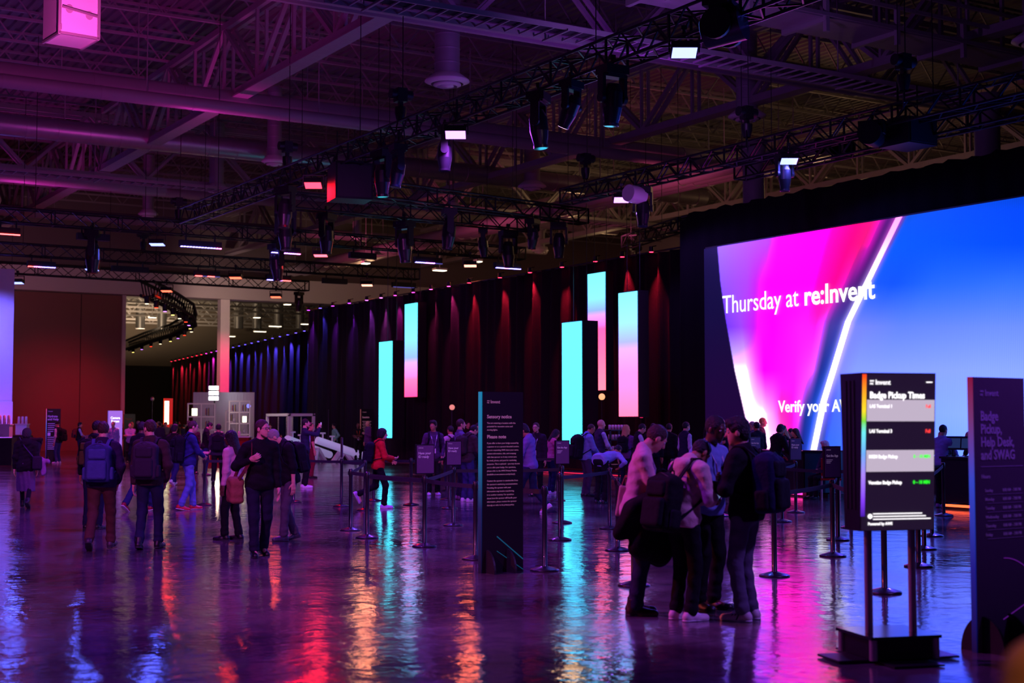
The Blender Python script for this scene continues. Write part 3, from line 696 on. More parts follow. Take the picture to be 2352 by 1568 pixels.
# white portal block at the left edge
pl = ground(25, 1058); vX, vY = pl.x, pl.y
blk = MB(); blk.box((vX - 9, vY + 1.5, 4.4), (18, 3, 8.8)); lb = blk.build('wall_side', M_WHITE); tag(lb, 'white wall block glowing blue at the left edge', kind='structure')
k2 = MB(); k2.box((vX - 9, vY + 1.5, 1.35), (18.04, 3.1, 2.7)); k2.build('plinth', M_WHITE, lb)
b = MB(); b.box((vX - 3, vY - .55, 1.6), (6.9, .03, 1.5))
for n, x in enumerate((vX - .75, vX - 2.6, vX - 5.2, vX - 8.5)):
    lamp('SPOT', 'blue_wall_wash', (x, vY - 3.4, 9.4), (x, vY, 3.6), 2200, (.13, .10, 1.0), .15, 70, .7)
    lamp('SPOT', 'violet_wall_uplight', (x, vY - 1.6, .4), (x, vY, 2.2), 160, (.42, .08, 1.0), .15, 120, .8)

# ------------------------------------------------------------------ drapes
M_DRAPE = mat('black_velour', (.014, .012, .015), .9, bump=.5, scale=40, var=.25, spec=.15)
def drape(name, a, b_, h0, h1, label, fold=.62, amp=.14, zb=0.02):
    a, b_ = Vector(a), Vector(b_); L = (b_ - a).length; d = (b_ - a).normalized(); nrm = Vector((d.y, -d.x, 0))
    n = int(L / .09); xs = np.linspace(0, L, n + 1); rng = np.random.RandomState(3)
    ph = np.cumsum(rng.uniform(.6, 1.5, n + 1)) * (2 * math.pi * (L / n) / fold)
    am = amp * (.6 + .4 * np.sin(xs * .7) + .3 * rng.rand(n + 1))
    zs = [0, .15, .5, .8, 1.0]; v = []
    for zi, zf in enumerate(zs):
        for i in range(n + 1):
            o = am[i] * math.sin(ph[i] + .2 * zi) * (1.0 - .35 * zf) ; h = h0 + (h1 - h0) * xs[i] / L
            p = a + d * xs[i] + nrm * o
            v.append((p.x, p.y, zb + (h - zb) * zf + (0.03 * math.sin(xs[i] * 1.3) if zf == 1 else 0)))
    q = [(zi * (n + 1) + i, zi * (n + 1) + i + 1, (zi + 1) * (n + 1) + i + 1, (zi + 1) * (n + 1) + i) for zi in range(len(zs) - 1) for i in range(n)]
    t = thing(name, label, 'curtain', (a.x, a.y, 0))
    me = np_mesh('cloth', np.array(v) - np.array([a.x, a.y, 0]), q); mobj('cloth', me, M_DRAPE, t)
    r = MB(); r.tube((0, 0, h0 + .02), tuple(b_ - a + Vector((0, 0, h1 + .02))), .03); r.build('drape_rail', M_BLACK, t)
    hem = MB()
    return t, a, d, L, nrm
pA = (XC, 33.5, 0); pB = (XC, plx(708, 712, XC).y, 0)
drape('black_drape', pA, pB, 7.4, 7.4, 'tall black pleated drape wall behind the hanging light panels')
f0, f1 = plz(716, 758, 7.4), plz(395, 831, 7.4)
drape('black_drape', (f0.x, f0.y, 0), (f1.x, f1.y, 0), 7.4, 7.4, 'far black drape wall streaked with blue and red light beyond the column', fold=.9, amp=.2)
def drape_light(x, y, z, dx, dy, c, w, lab, grp, lens=True):
    """small can lamp clamped on the drape rail, shining down the cloth"""
    t = thing('drape_spotlight', lab, 'spotlight', (x + dx, y + dy, z), 0, grp)
    b = MB(); b.tube((0, 0, .06), (0, 0, -.12), .075, .085, 10); b.build('can', M_BLACK, t)
    b = MB(); b.tube((0, 0, .05), (-dx * .8, -dy * .8, .10), .02, n=6); b.build('clamp_arm', M_BLACK, t)
    b = MB(); b.tube((0, 0, -.120), (0, 0, -.128), .07, n=10); b.build('lens', mat('lens_%.2f_%.2f_%.2f' % c, (.02, .02, .02), .4, em=14, emc=c), t)
    lamp('SPOT', 'drape_beam', (x + dx, y + dy, z - .15), (x - dx * .1, y - dy * .1, z - 1.9), w * 11, c, .03, 36, .9)
cl = [(720, VIOLET), (747, BLUE), (776, VIOLET), (814, VIOLET), (854, (.6, .08, 1)), (887, (.9, .1, .8)), (920, MAG), (961, MAG), (1002, (1, .05, .3)), (1043, (1, .04, .3)), (1090, RED), (1161, RED), (1230, RED), (1304, RED), (1381, RED), (1443, RED), (1510, RED)]
cname = lambda c: 'blue' if c[2] > .9 and c[0] < .3 else 'violet' if c[2] > .9 else 'magenta' if c[2] > .25 else 'red'
for i, (px_, c) in enumerate(cl):
    p = plz(px_, 970 - (970 - 712) * (px_ + 837) / (708 + 837) , 7.45); p = plx(px_, proj((XC, p.y, 7.45))[1], XC)
    y = hit(px_, 600, 0, XC).y
    drape_light(XC, y, 7.5, -.25, 0, c, 150 if c == RED else 90, 'small %s spotlight on the near drape rail, %s from its left end' % (cname(c), ORD[i]), 'spotlights along the near drape rail')
dv = (f1 - f0); 
nfl = 24
for i in range(nfl):
    t_ = (i + .3) / nfl; p = f0 + dv * t_; c = BLUE if i < 11 else VIOLET if i < 14 else MAG if i < 16 else RED
    nn = Vector((-dv.y, dv.x, 0)).normalized(); 
    if nn.x > 0: nn = -nn
    drape_light(p.x, p.y, 7.5, nn.x * .30, nn.y * .30, c, 420, 'tiny %s spotlight on the far drape rail, %s from the near end' % (cname(c), ORD[i]), 'spotlights along the far drape rail')

# ------------------------------------------------------------------ LED wall
yl = plx(1617, 573, XS).y; yr = yl - 20.5
ztop = (plx(1647, 567, XS).z + plx(2352, 451, XS).z) / 2
ROWS = {  # photo-row: (t-stops left of the bright bar -> colour), (stops right of it in px from the bar -> colour)
 560: ([(0, (175, 120, 255)), (.30, (200, 70, 250)), (.36, (242, 0, 240)), (.60, (255, 0, 236)), (.78, (255, 0, 140)), (.86, (215, 20, 130)), (.90, (225, 20, 190)), (.945, (90, 20, 120)), (1, (30, 10, 80))], [(0, (30, 20, 110)), (18, (0, 90, 225)), (80, (0, 88, 235)), (300, (0, 78, 235))]),
 650: ([(0, (150, 90, 255)), (.18, (180, 70, 255)), (.32, (240, 0, 245)), (.6, (255, 0, 236)), (.78, (255, 0, 150)), (.84, (235, 20, 200)), (.89, (110, 30, 140)), (1, (30, 20, 90))], [(0, (90, 110, 255)), (14, (20, 90, 230)), (60, (10, 85, 240)), (150, (35, 105, 250)), (320, (50, 115, 255))]),
 750: ([(0, (120, 60, 240)), (.12, (160, 70, 255)), (.25, (215, 20, 250)), (.38, (255, 0, 240)), (.62, (255, 30, 222)), (.74, (255, 30, 215)), (.80, (225, 70, 240)), (.86, (70, 60, 160)), (.95, (50, 60, 170)), (1, (80, 90, 220))], [(0, (200, 180, 255)), (20, (120, 135, 255)), (120, (100, 135, 255)), (330, (110, 145, 255))]),
 850: ([(0, (255, 235, 255)), (.12, (255, 235, 255)), (.22, (240, 90, 245)), (.30, (240, 0, 245)), (.60, (255, 25, 225)), (.72, (255, 60, 235)), (.80, (235, 90, 245)), (.87, (30, 50, 150)), (.96, (0, 60, 190)), (1, (100, 140, 255))], [(0, (230, 230, 255)), (16, (130, 140, 235)), (50, (135, 160, 255)), (350, (140, 170, 255))]),
 950: ([(0, (255, 225, 250)), (.25, (255, 240, 255)), (.38, (255, 150, 235)), (.48, (255, 50, 195)), (.62, (250, 20, 210)), (.72, (235, 80, 245)), (.80, (20, 50, 150)), (.94, (0, 80, 230)), (1, (150, 180, 255))], [(0, (200, 210, 255)), (10, (60, 60, 190)), (30, (70, 110, 245)), (200, (130, 170, 255)), (400, (150, 185, 255))]),
 1040: ([(0, (255, 200, 245)), (.4, (255, 225, 250)), (.55, (255, 60, 190)), (.68, (240, 20, 215)), (.76, (30, 30, 130)), (.92, (0, 70, 220)), (1, (120, 220, 255))], [(0, (80, 160, 255)), (8, (0, 20, 120)), (28, (50, 110, 250)), (200, (110, 160, 255)), (450, (140, 185, 255))])}
LFT = ([566, 644, 729, 849, 971, 1060, 1140], [1647.4, 1654, 1666, 1687, 1714.5, 1738, 1760]); BAR = ([440, 494, 644, 738, 921, 1028, 1140], [2094, 2067, 1994, 1948, 1892, 1870, 1850])
def ramp(st, t):
    xs = [a for a, _ in st]; return np.stack([np.interp(t, xs, [c[i] for _, c in st]) for i in range(3)], -1)
def screen_colour(px_, py_):
    L0 = np.interp(py_, *LFT); B0 = np.interp(py_, *BAR); t = (px_ - L0) / np.maximum(B0 - L0, 1); dr = px_ - B0
    ks = sorted(ROWS); out = np.zeros(px_.shape + (3,)); yy = np.clip(py_, ks[0], ks[-1])
    for a, b_ in zip(ks[:-1], ks[1:]):
        m = (yy >= a) & (yy <= b_); w = ((yy - a) / (b_ - a))[..., None]
        l = ramp(ROWS[a][0], t) * (1 - w) + ramp(ROWS[b_][0], t) * w; r = ramp(ROWS[a][1], dr) * (1 - w) + ramp(ROWS[b_][1], dr) * w
        out = np.where(m[..., None], np.where((dr > 0)[..., None], r, l), out)
    top = np.clip((566 - py_) / 110, 0, 1)[..., None]; out = np.where((dr > 0)[..., None], out * (1 - .10 * top), out)
    nav = np.array((4, 12, 62)) * (1 - np.clip((py_ - 566) / 400, 0, 1))[..., None] + np.array((22, 2, 48)) * np.clip((py_ - 566) / 400, 0, 1)[..., None]
    edge = np.clip((px_ - L0) / 2.5 + .5, 0, 1)[..., None]; out = nav * (1 - edge) + out * edge
    hw = 7.0; g = np.exp(-(np.maximum(np.abs(dr) - hw, 0) / 9) ** 2)[..., None]
    whiteness = np.clip((py_ - 480) / 180, 0, 1)[..., None]; bc = np.array((255, 178, 238)) * (1 - whiteness) + np.array((255, 255, 255)) * whiteness
    gl = np.array((255, 60, 220)) * (1 - whiteness) + np.array((205, 180, 255)) * whiteness
    out = out * (1 - .55 * g) + gl * .55 * g
    bar = np.clip((hw - np.abs(dr)) / 2 + .5, 0, 1)[..., None]
    return out * (1 - bar) + bc * bar
ny, nz = 620, 300; z_b = .9
ys = np.linspace(yl, yr, ny); zs_ = np.linspace(z_b, ztop, nz)
Cn = np.array(CR.transposed()); YY, ZZ = np.meshgrid(ys, zs_)
P = np.stack([np.full_like(YY, XS), YY, ZZ - CAMH], -1) @ Cn.T
sx_ = IMW / 2 + FPX * P[..., 0] / -P[..., 2]; sy_ = IMH / 2 - FPX * P[..., 1] / -P[..., 2]
c0_ = np.clip(screen_colour(sx_, sy_) / 255, 0, 1); c = np.where(c0_ <= .04045, c0_ / 12.92, ((c0_ + .055) / 1.055) ** 2.4)
c = c * (1 + 1.4 * np.clip((c0_ - .80) / .20, 0, 1))
lw = thing('led_wall', 'huge curved-graphic video wall glowing magenta and blue', 'video wall', (XS, yl, 0))
v = np.stack([np.full_like(YY, 0), YY - yl, ZZ], -1).reshape(-1, 3)
ii = (np.arange(nz - 1)[:, None] * ny + np.arange(ny - 1)[None, :]).ravel()
me = np_mesh('screen', v, np.stack([ii, ii + 1, ii + ny + 1, ii + ny], 1), False)
at_ = me.color_attributes.new('picture', 'FLOAT_COLOR', 'POINT'); at_.data.foreach_set('color', np.concatenate([c.reshape(-1, 3), np.ones((ny * nz, 1))], 1).astype(np.float32).ravel())
m = bpy.data.materials.new('video_picture'); m.use_nodes = True; nt = m.node_tree; b_ = nt.nodes['Principled BSDF']; an = nt.nodes.new('ShaderNodeAttribute'); an.attribute_name = 'picture'
wv = nt.nodes.new('ShaderNodeTexWave'); wv.bands_direction = 'Y'; wv.inputs['Scale'].default_value = 6.0; tc = nt.nodes.new('ShaderNodeTexCoord'); nt.links.new(tc.outputs['Object'], wv.inputs['Vector'])
mr = nt.nodes.new('ShaderNodeMapRange'); mr.inputs[3].default_value = .93; mr.inputs[4].default_value = 1.03; nt.links.new(wv.outputs['Fac'], mr.inputs[0])
ml = nt.nodes.new('ShaderNodeMath'); ml.operation = 'MULTIPLY'; ml.inputs[1].default_value = 1.05; nt.links.new(mr.outputs[0], ml.inputs[0])
b_.inputs['Base Color'].default_value = (.01, .01, .01, 1); b_.inputs['Roughness'].default_value = .5
nt.links.new(an.outputs['Color'], b_.inputs['Emission Color']); nt.links.new(ml.outputs[0], b_.inputs['Emission Strength'])
mobj('screen', me, m, lw)
b = MB(); b.box((.25, (yr - yl) / 2, (ztop + z_b) / 2), (.4, yl - yr, ztop - z_b + .1)); b.build('cabinet', M_BLACK, lw)
WHITE_TXT = emit('screen_text', (255, 255, 255), 1.25)
def wall_text(body, px0, py0, px1, py1, bold, full_h):
    """text along the wall between two photo points of its baseline"""
    a, b2 = plx(px0, py0, XS), plx(px1, py1, XS)
    t = text(body, full_h, WHITE_TXT, lw, 0, 0, 0, bold, name='lettering', ext=.004, res=3)
    w = max(v_.co.x for v_ in t.data.vertices); s = (a.y - b2.y) / w
    t.data.transform(Matrix.Rotation(-math.pi / 2, 4, 'Z') @ Matrix.Diagonal((s, 1, 1, 1)))
    t.location = (-.03, a.y - yl, (a.z + b2.z) / 2); return t
wall_text('Thursday at', 1661, 718, 1836, 705, .0, .76)
wall_text('re:Invent', 1848, 701, 2012, 684, .022, .74)
wall_text('Verify your AWS', 1790, 946, 1972, 944, .02, .45)
# black masking drape round the LED wall
sur = thing('masking_drape', 'black masking drape framing the top and side of the video wall', 'curtain', (XS, yl, 0))
ye = plx(1560, 480, XS + .1).y; zt1 = plx(1575, 478, XS).z; 
vs, q = [], []
n = 90
for i in range(n + 1):
    y = ye + (yr - ye) * i / n; o = .05 * math.sin(i * 2.1)
    tz = zt1 - .15 + .025 * math.sin(i * .9) + .03 * math.sin(i * 2.3) + (.0 if i > 1 else -.2)
    zb_ = ztop + .0 if y < yl + .05 else 0.02
    vs += [(.12 + o, y - yl, zb_), (.12 + o, y - yl, tz)]
    if i < n: q.append((2 * i, 2 * i + 2, 2 * i + 3, 2 * i + 1))
mobj('cloth', np_mesh('cloth', vs, q), mat('black_masking_cloth', (.008, .007, .009), .95, bump=.4, scale=40, var=.2, spec=.1), sur)
r = MB(); r.tube((.2, ye - yl, zt1 - .2), (.2, yr - yl, zt1 - .2), .04); r.build('drape_rail', M_BLACK, sur)
b = MB(); b.box((.3, (yr - yl) / 2, z_b / 2), (.2, yl - yr, z_b)); b.build('base_skirt', M_BLACK, lw)

# ------------------------------------------------------------------ hanging light columns
def ramp_mat(name, stops, z0_, z1_, k=3.0, boost=False):
    m = bpy.data.materials.new(name); m.use_nodes = True; nt = m.node_tree; b = nt.nodes['Principled BSDF']
    tc = nt.nodes.new('ShaderNodeTexCoord'); sp = nt.nodes.new('ShaderNodeSeparateXYZ'); mr = nt.nodes.new('ShaderNodeMapRange'); cr = nt.nodes.new('ShaderNodeValToRGB')
    mr.inputs[1].default_value = z0_; mr.inputs[2].default_value = z1_
    nt.links.new(tc.outputs['Object'], sp.inputs[0]); nt.links.new(sp.outputs['Z'], mr.inputs[0]); nt.links.new(mr.outputs[0], cr.inputs[0])
    while len(cr.color_ramp.elements) < len(stops): cr.color_ramp.elements.new(.5)
    for e, (p, c) in zip(cr.color_ramp.elements, stops): e.position = p; e.color = (*[(v * (1 + 2 * min(1, max(0, (q / 255 - .84) / .16))) / 3 if boost else v) for v, q in zip(s2l(c), c)], 1)
    b.inputs['Base Color'].default_value = (.01, .01, .01, 1); nt.links.new(cr.outputs[0], b.inputs['Emission Color']); b.inputs['Emission Strength'].default_value = k
    return m
CY_, SK, PK = (118, 244, 252), (165, 205, 250), (255, 135, 205)
for (x0, x1, yt, yb, X, dep, stops, lab) in (
    (872, 901, 783, 1005, 26.4, .55, [(0, (110, 240, 252)), (1, CY_)], 'low cyan light column, lower of the left pair'),
    (931, 959, 695, 911, 27.5, .4, [(0, (255, 95, 190)), (.18, (255, 140, 210)), (.42, SK), (1, (120, 238, 245))], 'tall light column fading from cyan to pink, upper of the left pair'),
    (1293, 1337, 737, 1019, 26.1, .62, [(0, (112, 246, 255)), (1, (120, 232, 255))], 'widest all-cyan light column left of the pink one'),
    (1352, 1391, 624, 896, 27.2, .3, [(0, (255, 160, 190)), (.35, (255, 125, 190)), (.52, (255, 110, 200)), (.68, (160, 195, 250)), (1, (140, 240, 250))], 'highest light column, cyan above and coral pink below'),
    (1423, 1465, 668, 956, 26.1, .4, [(0, (255, 150, 205)), (.35, (250, 165, 225)), (.6, (190, 200, 250)), (1, (150, 235, 252))], 'light column fading sky blue to pink, nearest the video wall')):
    a, b_ = plx(x0, (yt + yb) / 2, X), plx(x1, (yt + yb) / 2, X); zt, zb = plx(x1, yt, X).z, plx((x0 + x1) / 2, yb, X).z
    w = a.y - b_.y; t = thing('light_column', lab, 'light column', (X, (a.y + b_.y) / 2, zb), 0, 'hanging video columns')
    b = MB(); b.box((-.02, 0, (zt - zb) / 2), (.03, w, zt - zb)); b.build('screen', ramp_mat('column_picture', stops, 0, zt - zb, boost=True), t)
    b = MB(); b.box((dep / 2, 0, (zt - zb) / 2), (dep, w + .06, zt - zb + .06)); b.build('housing', M_BLACK, t)
    b = MB()
    for sy in (-1, 1): b.tube((dep / 2, sy * w * .35, zt - zb), (dep / 2, sy * w * .35, 9.0 - zb), .012, n=5)
    b.build('hanging_cable', M_BLACK, t)

# ------------------------------------------------------------------ lighting trusses and what hangs from them
TR_ = []
def truss(a, b_, s, label, pitch=.5, t=.034):
    a, b_ = Vector(a), Vector(b_); L = (b_ - a).length; d = (b_ - a).normalized(); sd = Vector((d.y, -d.x, 0)).normalized(); up = sd.cross(d)
    if up.z < 0: up = -up
    root = thing('lighting_truss', label, 'truss', a)
    cn = [(sd * (sx * s / 2) + up * (sz * s / 2)) for sx, sz in ((-1, -1), (1, -1), (1, 1), (-1, 1))]
    for c in cn: MB().tube(c, c + d * L, t, n=6).build('chord', M_TRUSS, root)
    w = MB(); n = max(1, int(L / pitch))
    for i in range(n):
        p0, p1 = d * (L * i / n), d * (L * (i + 1) / n)
        for k in range(4):
            u, v = cn[k], cn[(k + 1) % 4]
            if i % 2: u, v = v, u
            w.bar(p0 + u, p1 + v, t * .9)
        if i % 4 == 0:
            for k in range(4): w.bar(p0 + cn[k], p0 + cn[(k + 1) % 4], t * 1.2)
    for k in range(4): w.bar(d * L + cn[k], d * L + cn[(k + 1) % 4], t * 1.5)
    w.build('lacing', M_TRUSS, root)
    for f_ in (.08, .36, .64, .92):
        q = d * (L * f_); MB().tube(q, (q.x, q.y, DECK - 1.3 - a.z), .012, n=5).build('suspension_cable', M_TRUSS, root)
    TR_.append((a, b_, s))
    return root
def between(px0, py0, px1, py1, z): return plz(px0, py0, z), plz(px1, py1, z)
XT1, XT2, XT3 = 16.1, 25.1, 26.0
zT = 9.0
truss((XT1, plx(430, 505, XT1).y, zT), (XT1, 9, zT), .52, 'long black truss running diagonally from top right down to the left')
truss((XT2, plx(1300, 452, XT2).y, zT), (XT2, 14, zT), .46, 'black truss crossing above the video wall, the upper of two')
p3 = plx(1700, 392, XT3); truss((XT3, p3.y, 8.75), (XT3, 14, 8.75), .42, 'black truss just above the masking drape, the lower of two')
for (x0, y0, x1, y1, lab, s) in ((850, 434, 1340, 498, 'black cross truss starting at the black box under the long truss', .5), (640, 458, 1228, 516, 'black cross truss below and behind the one with the black box', .5),
                              (-40, 490, 1200, 583, 'very long black cross truss carrying moving lights above the left columns', .5), (-40, 568, 958, 630, 'black cross truss with colour bars, second lowest on the left', .5), (-40, 612, 705, 657, 'lowest black cross truss ending over the drape corner', .5),
                              (1440, 556, 1570, 514, 'short black truss piece beside the masking drape corner', .45)):
    a, b_ = between(x0, y0, x1, y1, zT); truss(a, b_, s, lab, .6)
# curved truss that runs through the opening
pts = [plz(x, y, 8.3) for x, y in ((338, 662), (392, 688), (432, 712), (440, 735), (400, 757), (340, 775), (288, 795))]
crv = thing('curved_truss', 'dark curving truss crowded with tiny lamps above the wall opening', 'truss', pts[0])
w = MB()
for i in range(len(pts) - 1):
    a, b_ = pts[i] - pts[0], pts[i + 1] - pts[0]; n = max(2, int((b_ - a).length / .8)); d = (b_ - a).normalized(); sd = Vector((d.y, -d.x, 0)) * .3
    for o in (sd + Vector((0, 0, .35)), -sd + Vector((0, 0, .35)), sd - Vector((0, 0, .35)), -sd - Vector((0, 0, .35))): w.tube(a + o, b_ + o, .09, n=5)
    for k in range(n):
        p0, p1 = a + (b_ - a) * (k / n), a + (b_ - a) * ((k + 1) / n)
        w.bar(p0 + sd - Vector((0, 0, .35)), p1 + sd + Vector((0, 0, .35)), .05); w.bar(p0 - sd + Vector((0, 0, .35)), p1 - sd - Vector((0, 0, .35)), .05); w.bar(p0 + sd - Vector((0, 0, .35)), p1 - sd - Vector((0, 0, .35)), .05)
w.build('framework', mat('matt_black_truss', (.006, .006, .007), .8, var=.1), crv)
for i in range(16):
    k = i * (len(pts) - 1) / 16; a = pts[int(k)] - pts[0]; b_ = pts[int(k) + 1] - pts[0]; q = a + (b_ - a) * (k % 1); c = ((255, 235, 190), (255, 60, 30), (200, 120, 255), (255, 230, 120))[i % 4]
    l_ = MB(); l_.tube(q - Vector((0, 0, .4)), q - Vector((0, 0, .75)), .16, .12, 10); l_ = l_.build('spot_can', M_BLACK, crv); e_ = MB(); e_.tube(q - Vector((0, 0, .75)), q - Vector((0, 0, .77)), .09, n=8); e_.build('lens', emit('tiny_%d' % (i % 4), c, 4), l_)

def hang(px_, py_, off=.06):
    """point under the truss that photo column px_ meets nearest to row py_"""
    best = None; d = ray(px_, 784); n = Vector((d.y, -d.x))
    for a, b_, s in TR_:
        u0, u1 = n.x * a.x + n.y * a.y, n.x * b_.x + n.y * b_.y
        if abs(u1 - u0) < 1e-6: continue
        u = -u0 / (u1 - u0)
        if u < -.02 or u > 1.02: continue
        dd = (b_ - a).normalized(); q = a + (b_ - a) * u; q.z -= s / 2 + off; side_ = Vector((dd.y, -dd.x, 0)) * (s / 2)
        if side_.dot(Vector((d.x, d.y, 0))) > 0: side_ = -side_
        q += side_
        e = abs(proj(q)[1] - py_)
        if (q.x * d.x + q.y * d.y) > 0 and (best is None or e < best[0]): best = (e, q)
    return best[1]
def clamp(t, h=.18):
    b = MB(); b.tube((0, 0, h), (0, 0, 0), .03, n=6); b.box((0, 0, h), (.10, .06, .08)); b.build('clamp', M_BLACK, t)
def moving_head(loc, s=1.0, tilt=0, pan=0, lens=None, label='', grp='moving lights'):
    t = thing('moving_light', label, 'moving light', loc, pan, grp); t.scale = (s,) * 3
    clamp(t, .16)
    b = MB(); b.box((0, 0, -.07), (.46, .34, .15)); b.box((0, 0, -.15), (.36, .28, .04)); b.build('base', M_BLACK, t)
    b = MB()
    for sx in (-1, 1): b.box((sx * .22, 0, -.36), (.06, .16, .42)); b.tube((sx * .19, 0, -.54), (sx * .26, 0, -.54), .09, n=14)
    b.box((0, 0, -.17), (.48, .2, .05)); b.build('yoke', M_BLACK, t)
    Rm = Matrix.Rotation(tilt, 3, 'X'); c = Vector((0, 0, -.54)); q = lambda z: c + Rm @ Vector((0, 0, z))
    b = MB(); b.tube(q(.24), q(.10), .11, .17, 16); b.tube(q(.10), q(-.16), .17, .175, 16); b.tube(q(-.16), q(-.42), .175, .125, 16); b.tube(q(-.42), q(-.47), .135, .135, 16)
    b.build('head', mat('fixture_plastic', (.02, .02, .024), .3, var=.1), t)
    b = MB(); b.tube(q(-.47), q(-.476), .115, n=16); b.build('lens', emit('lens_white', lens, 3) if lens else mat('dark_lens', (.03, .04, .08), .08, spec=.8, var=.05), t)
    return t
# (photo x, y of the clamp, scale, tilt, lit)
T1Z = zT - .30
def on_x(px_, X): return hit(px_, 500, 0, X).y
i = 0
for px_, s, ti, le in ((1408, 1.15, .1, None), (1313, .95, .5, (255, 200, 255)), (1237, 1.15, -.1, None), (1021, 1.0, 0, None), (914, 1.05, .15, None), (877, 1.15, -.05, None), (655, 1.2, .1, None)):
    p = Vector((XT1 - .26, on_x(px_, XT1 - .26), T1Z - .05)); moving_head(p, s, ti, R(20 * i), le, 'black moving light under the long diagonal truss, %s from the right' % ORD[i], 'moving lights on the long diagonal truss'); i += 1
for i, (px_, py_, s, d_) in enumerate(((645, 490, 1.3, 'left of the black box'), (740, 478, 1.3, 'just left of the black box'), (1020, 483, 1.3, 'under the middle of the cross trusses'), (919, 512, 1.4, 'above the tall cyan to pink column'), (1273, 502, 1.2, 'right end of the cross trusses'),
                                       (1158, 540, 1.3, 'above the red drape lights'), (1213, 488, 1.0, 'left of the last cross truss end'), (205, 560, 1.5, 'above the brightest blue lamp on the left'), (628, 575, 1.4, 'above the dotted colour bar'), (1493, 412, 1.15, 'beside the lit violet lamp near the video wall'),
                                       (1822, 368, .95, 'hanging over the masking drape top'), (681, 660, 1.0, 'at the end of the lowest truss'), (1100, 545, 1.0, 'between two orange lamps'))):
    moving_head(hang(px_, py_, .12), s, .1 * (i % 3 - 1), R(35 * i), None, 'black moving light %s' % d_, 'moving lights on the cross trusses')

def wash(loc, c, name_c, label, s=1.0, w=30, tgt=None, face=None, grp=None, k=30, tilt=-22):
    """square wash lamp with a glowing face and a yoke"""
    t = thing('wash_lamp', label, 'stage lamp', loc, 0, grp); t.scale = (s,) * 3; clamp(t)
    t.rotation_euler = (0, 0, R(-YAW))
    b = MB()
    for sx in (-1, 1): b.box((sx * .27, 0, -.14), (.025, .05, .28))
    b.box((0, 0, -.01), (.56, .05, .025)); b.build('yoke', M_BLACK, t)
    rot = Matrix.Rotation(R(tilt), 3, 'X'); b = MB(); b.box((0, 0, -.22), (.48, .34, .14), rot); b.build('housing', M_BLACK, t)
    b = MB(); b.box(tuple(Vector((0, 0, -.22)) + rot @ Vector((0, 0, -.075))), (.44, .30, .012), rot); b.build('lit_face', mat('lamp_face_' + name_c, (.02, .02, .02), .4, em=k, emc=c), t)
    if w: lamp('SPOT', 'lamp_beam', Vector(loc) + Vector((0, 0, -.42 * s)), tgt or (Vector(loc) + Vector((-1, -1, -6))), w * (.5 if 'flood' not in name_c else .26 if name_c.startswith('blue') else .20), tuple(v ** 1.8 for v in c), .3, 168, .25)
    return t
wash(Vector((XT1 - .26, on_x(1574, XT1 - .26), T1Z)), (.25, .3, 1.0), 'blue', 'square lamp blazing blue white beside the big black moving light', 1.0, 900, k=3.2)
wash(Vector((XT1 - .26, on_x(1046, XT1 - .26), T1Z)), (.62, .22, 1.0), 'violet', 'square violet lamp under the middle of the long diagonal truss', 1.05, 900, k=3.5)
wash(Vector((XT1 - .26, on_x(719, XT1 - .26), T1Z)), (1.0, .04, .08), 'red', 'square red lamp under the long truss beside the black box', 1.05, 900, k=4)
wash(hang(1832, 322), (.3, .28, 1.0), 'blue', 'square blue violet lamp in front of the lower truss over the video wall', .95, 700, k=3.2)
wash(hang(1443, 422), (.5, .3, 1.0), 'violet', 'square violet lamp at the left end of the video wall trusses', 1.0, 700, k=3.5)
for i, (px_, py_, c, nm, d_) in enumerate(((353, 545, (.25, .3, 1), 'blue', 'bright blue flood lamp under the third lowest truss'), (205, 606, (.25, .3, 1), 'blue', 'bright blue flood lamp below the tall moving light on the left'), (34, 640, (.25, .3, 1), 'blue', 'blue flood lamp above the glowing side wall'),
                                         (377, 653, (1, .12, .06), 'orange', 'orange red flood lamp above the curving truss'), (628, 665, (1, .22, .10), 'orange', 'orange flood lamp under the lowest truss near its end'), (729, 569, (1, .12, .18), 'pinkred', 'pink red flood lamp above the drape corner'),
                                         (535, 625, (1, .16, .08), 'orange', 'orange flood lamp left of the two tone colour bar'), (1073, 590, (1, .35, .25), 'peach', 'peach flood lamp above the drape, right of the green shelf'), (837, 643, (1, .3, .2), 'peach', 'peach flood lamp directly above the drape top'))):
    wash(hang(px_, py_ - 8, .12), c, nm + '_flood', d_, 1.15, 500, grp='small flood lamps', k=3.2, tgt=None, tilt=-8)

def bar_light(px_, py_, wpx, cols, label, k=14):
    p = hang(px_, py_ - 12, .34); q = hang(px_ + wpx, py_ - 12, .34)
    if (q - p).length > 4: q = p + Vector((1.6, 0, 0))
    d = (q - p); L = d.length
    t = thing('colour_bar', label, 'light bar', p, math.atan2(d.y, d.x), 'linear colour bars on the cross trusses')
    b = MB(); b.box((L / 2, 0, 0), (L, .22, .24)); b.build('housing', M_BLACK, t)
    b = MB()
    for f in (.15, .85): b.box((L * f, 0, .24), (.05, .05, .29))
    b.build('clamp', M_BLACK, t)
    n = 14
    if cols:
        groups = {}
        for i_ in range(n): groups.setdefault(cols[min(len(cols) - 1, int(i_ / n * len(cols)))], []).append(i_)
        for cn, ids in groups.items():
            cc = {'r': (1, .05, .05), 'b': (.15, .12, 1), 'v': (.5, .12, 1), 'p': (1, .1, .5), 'd': (.05, .04, .2)}[cn]
            b = MB()
            for i_ in ids: b.box((L * (i_ + .5) / n, -.10, -.125), (L / n * .62, .10, .03))
            b.build('diodes', mat('diode_' + cn, (.02, .02, .02), .4, em=k if cn != 'd' else 2, emc=cc), t)
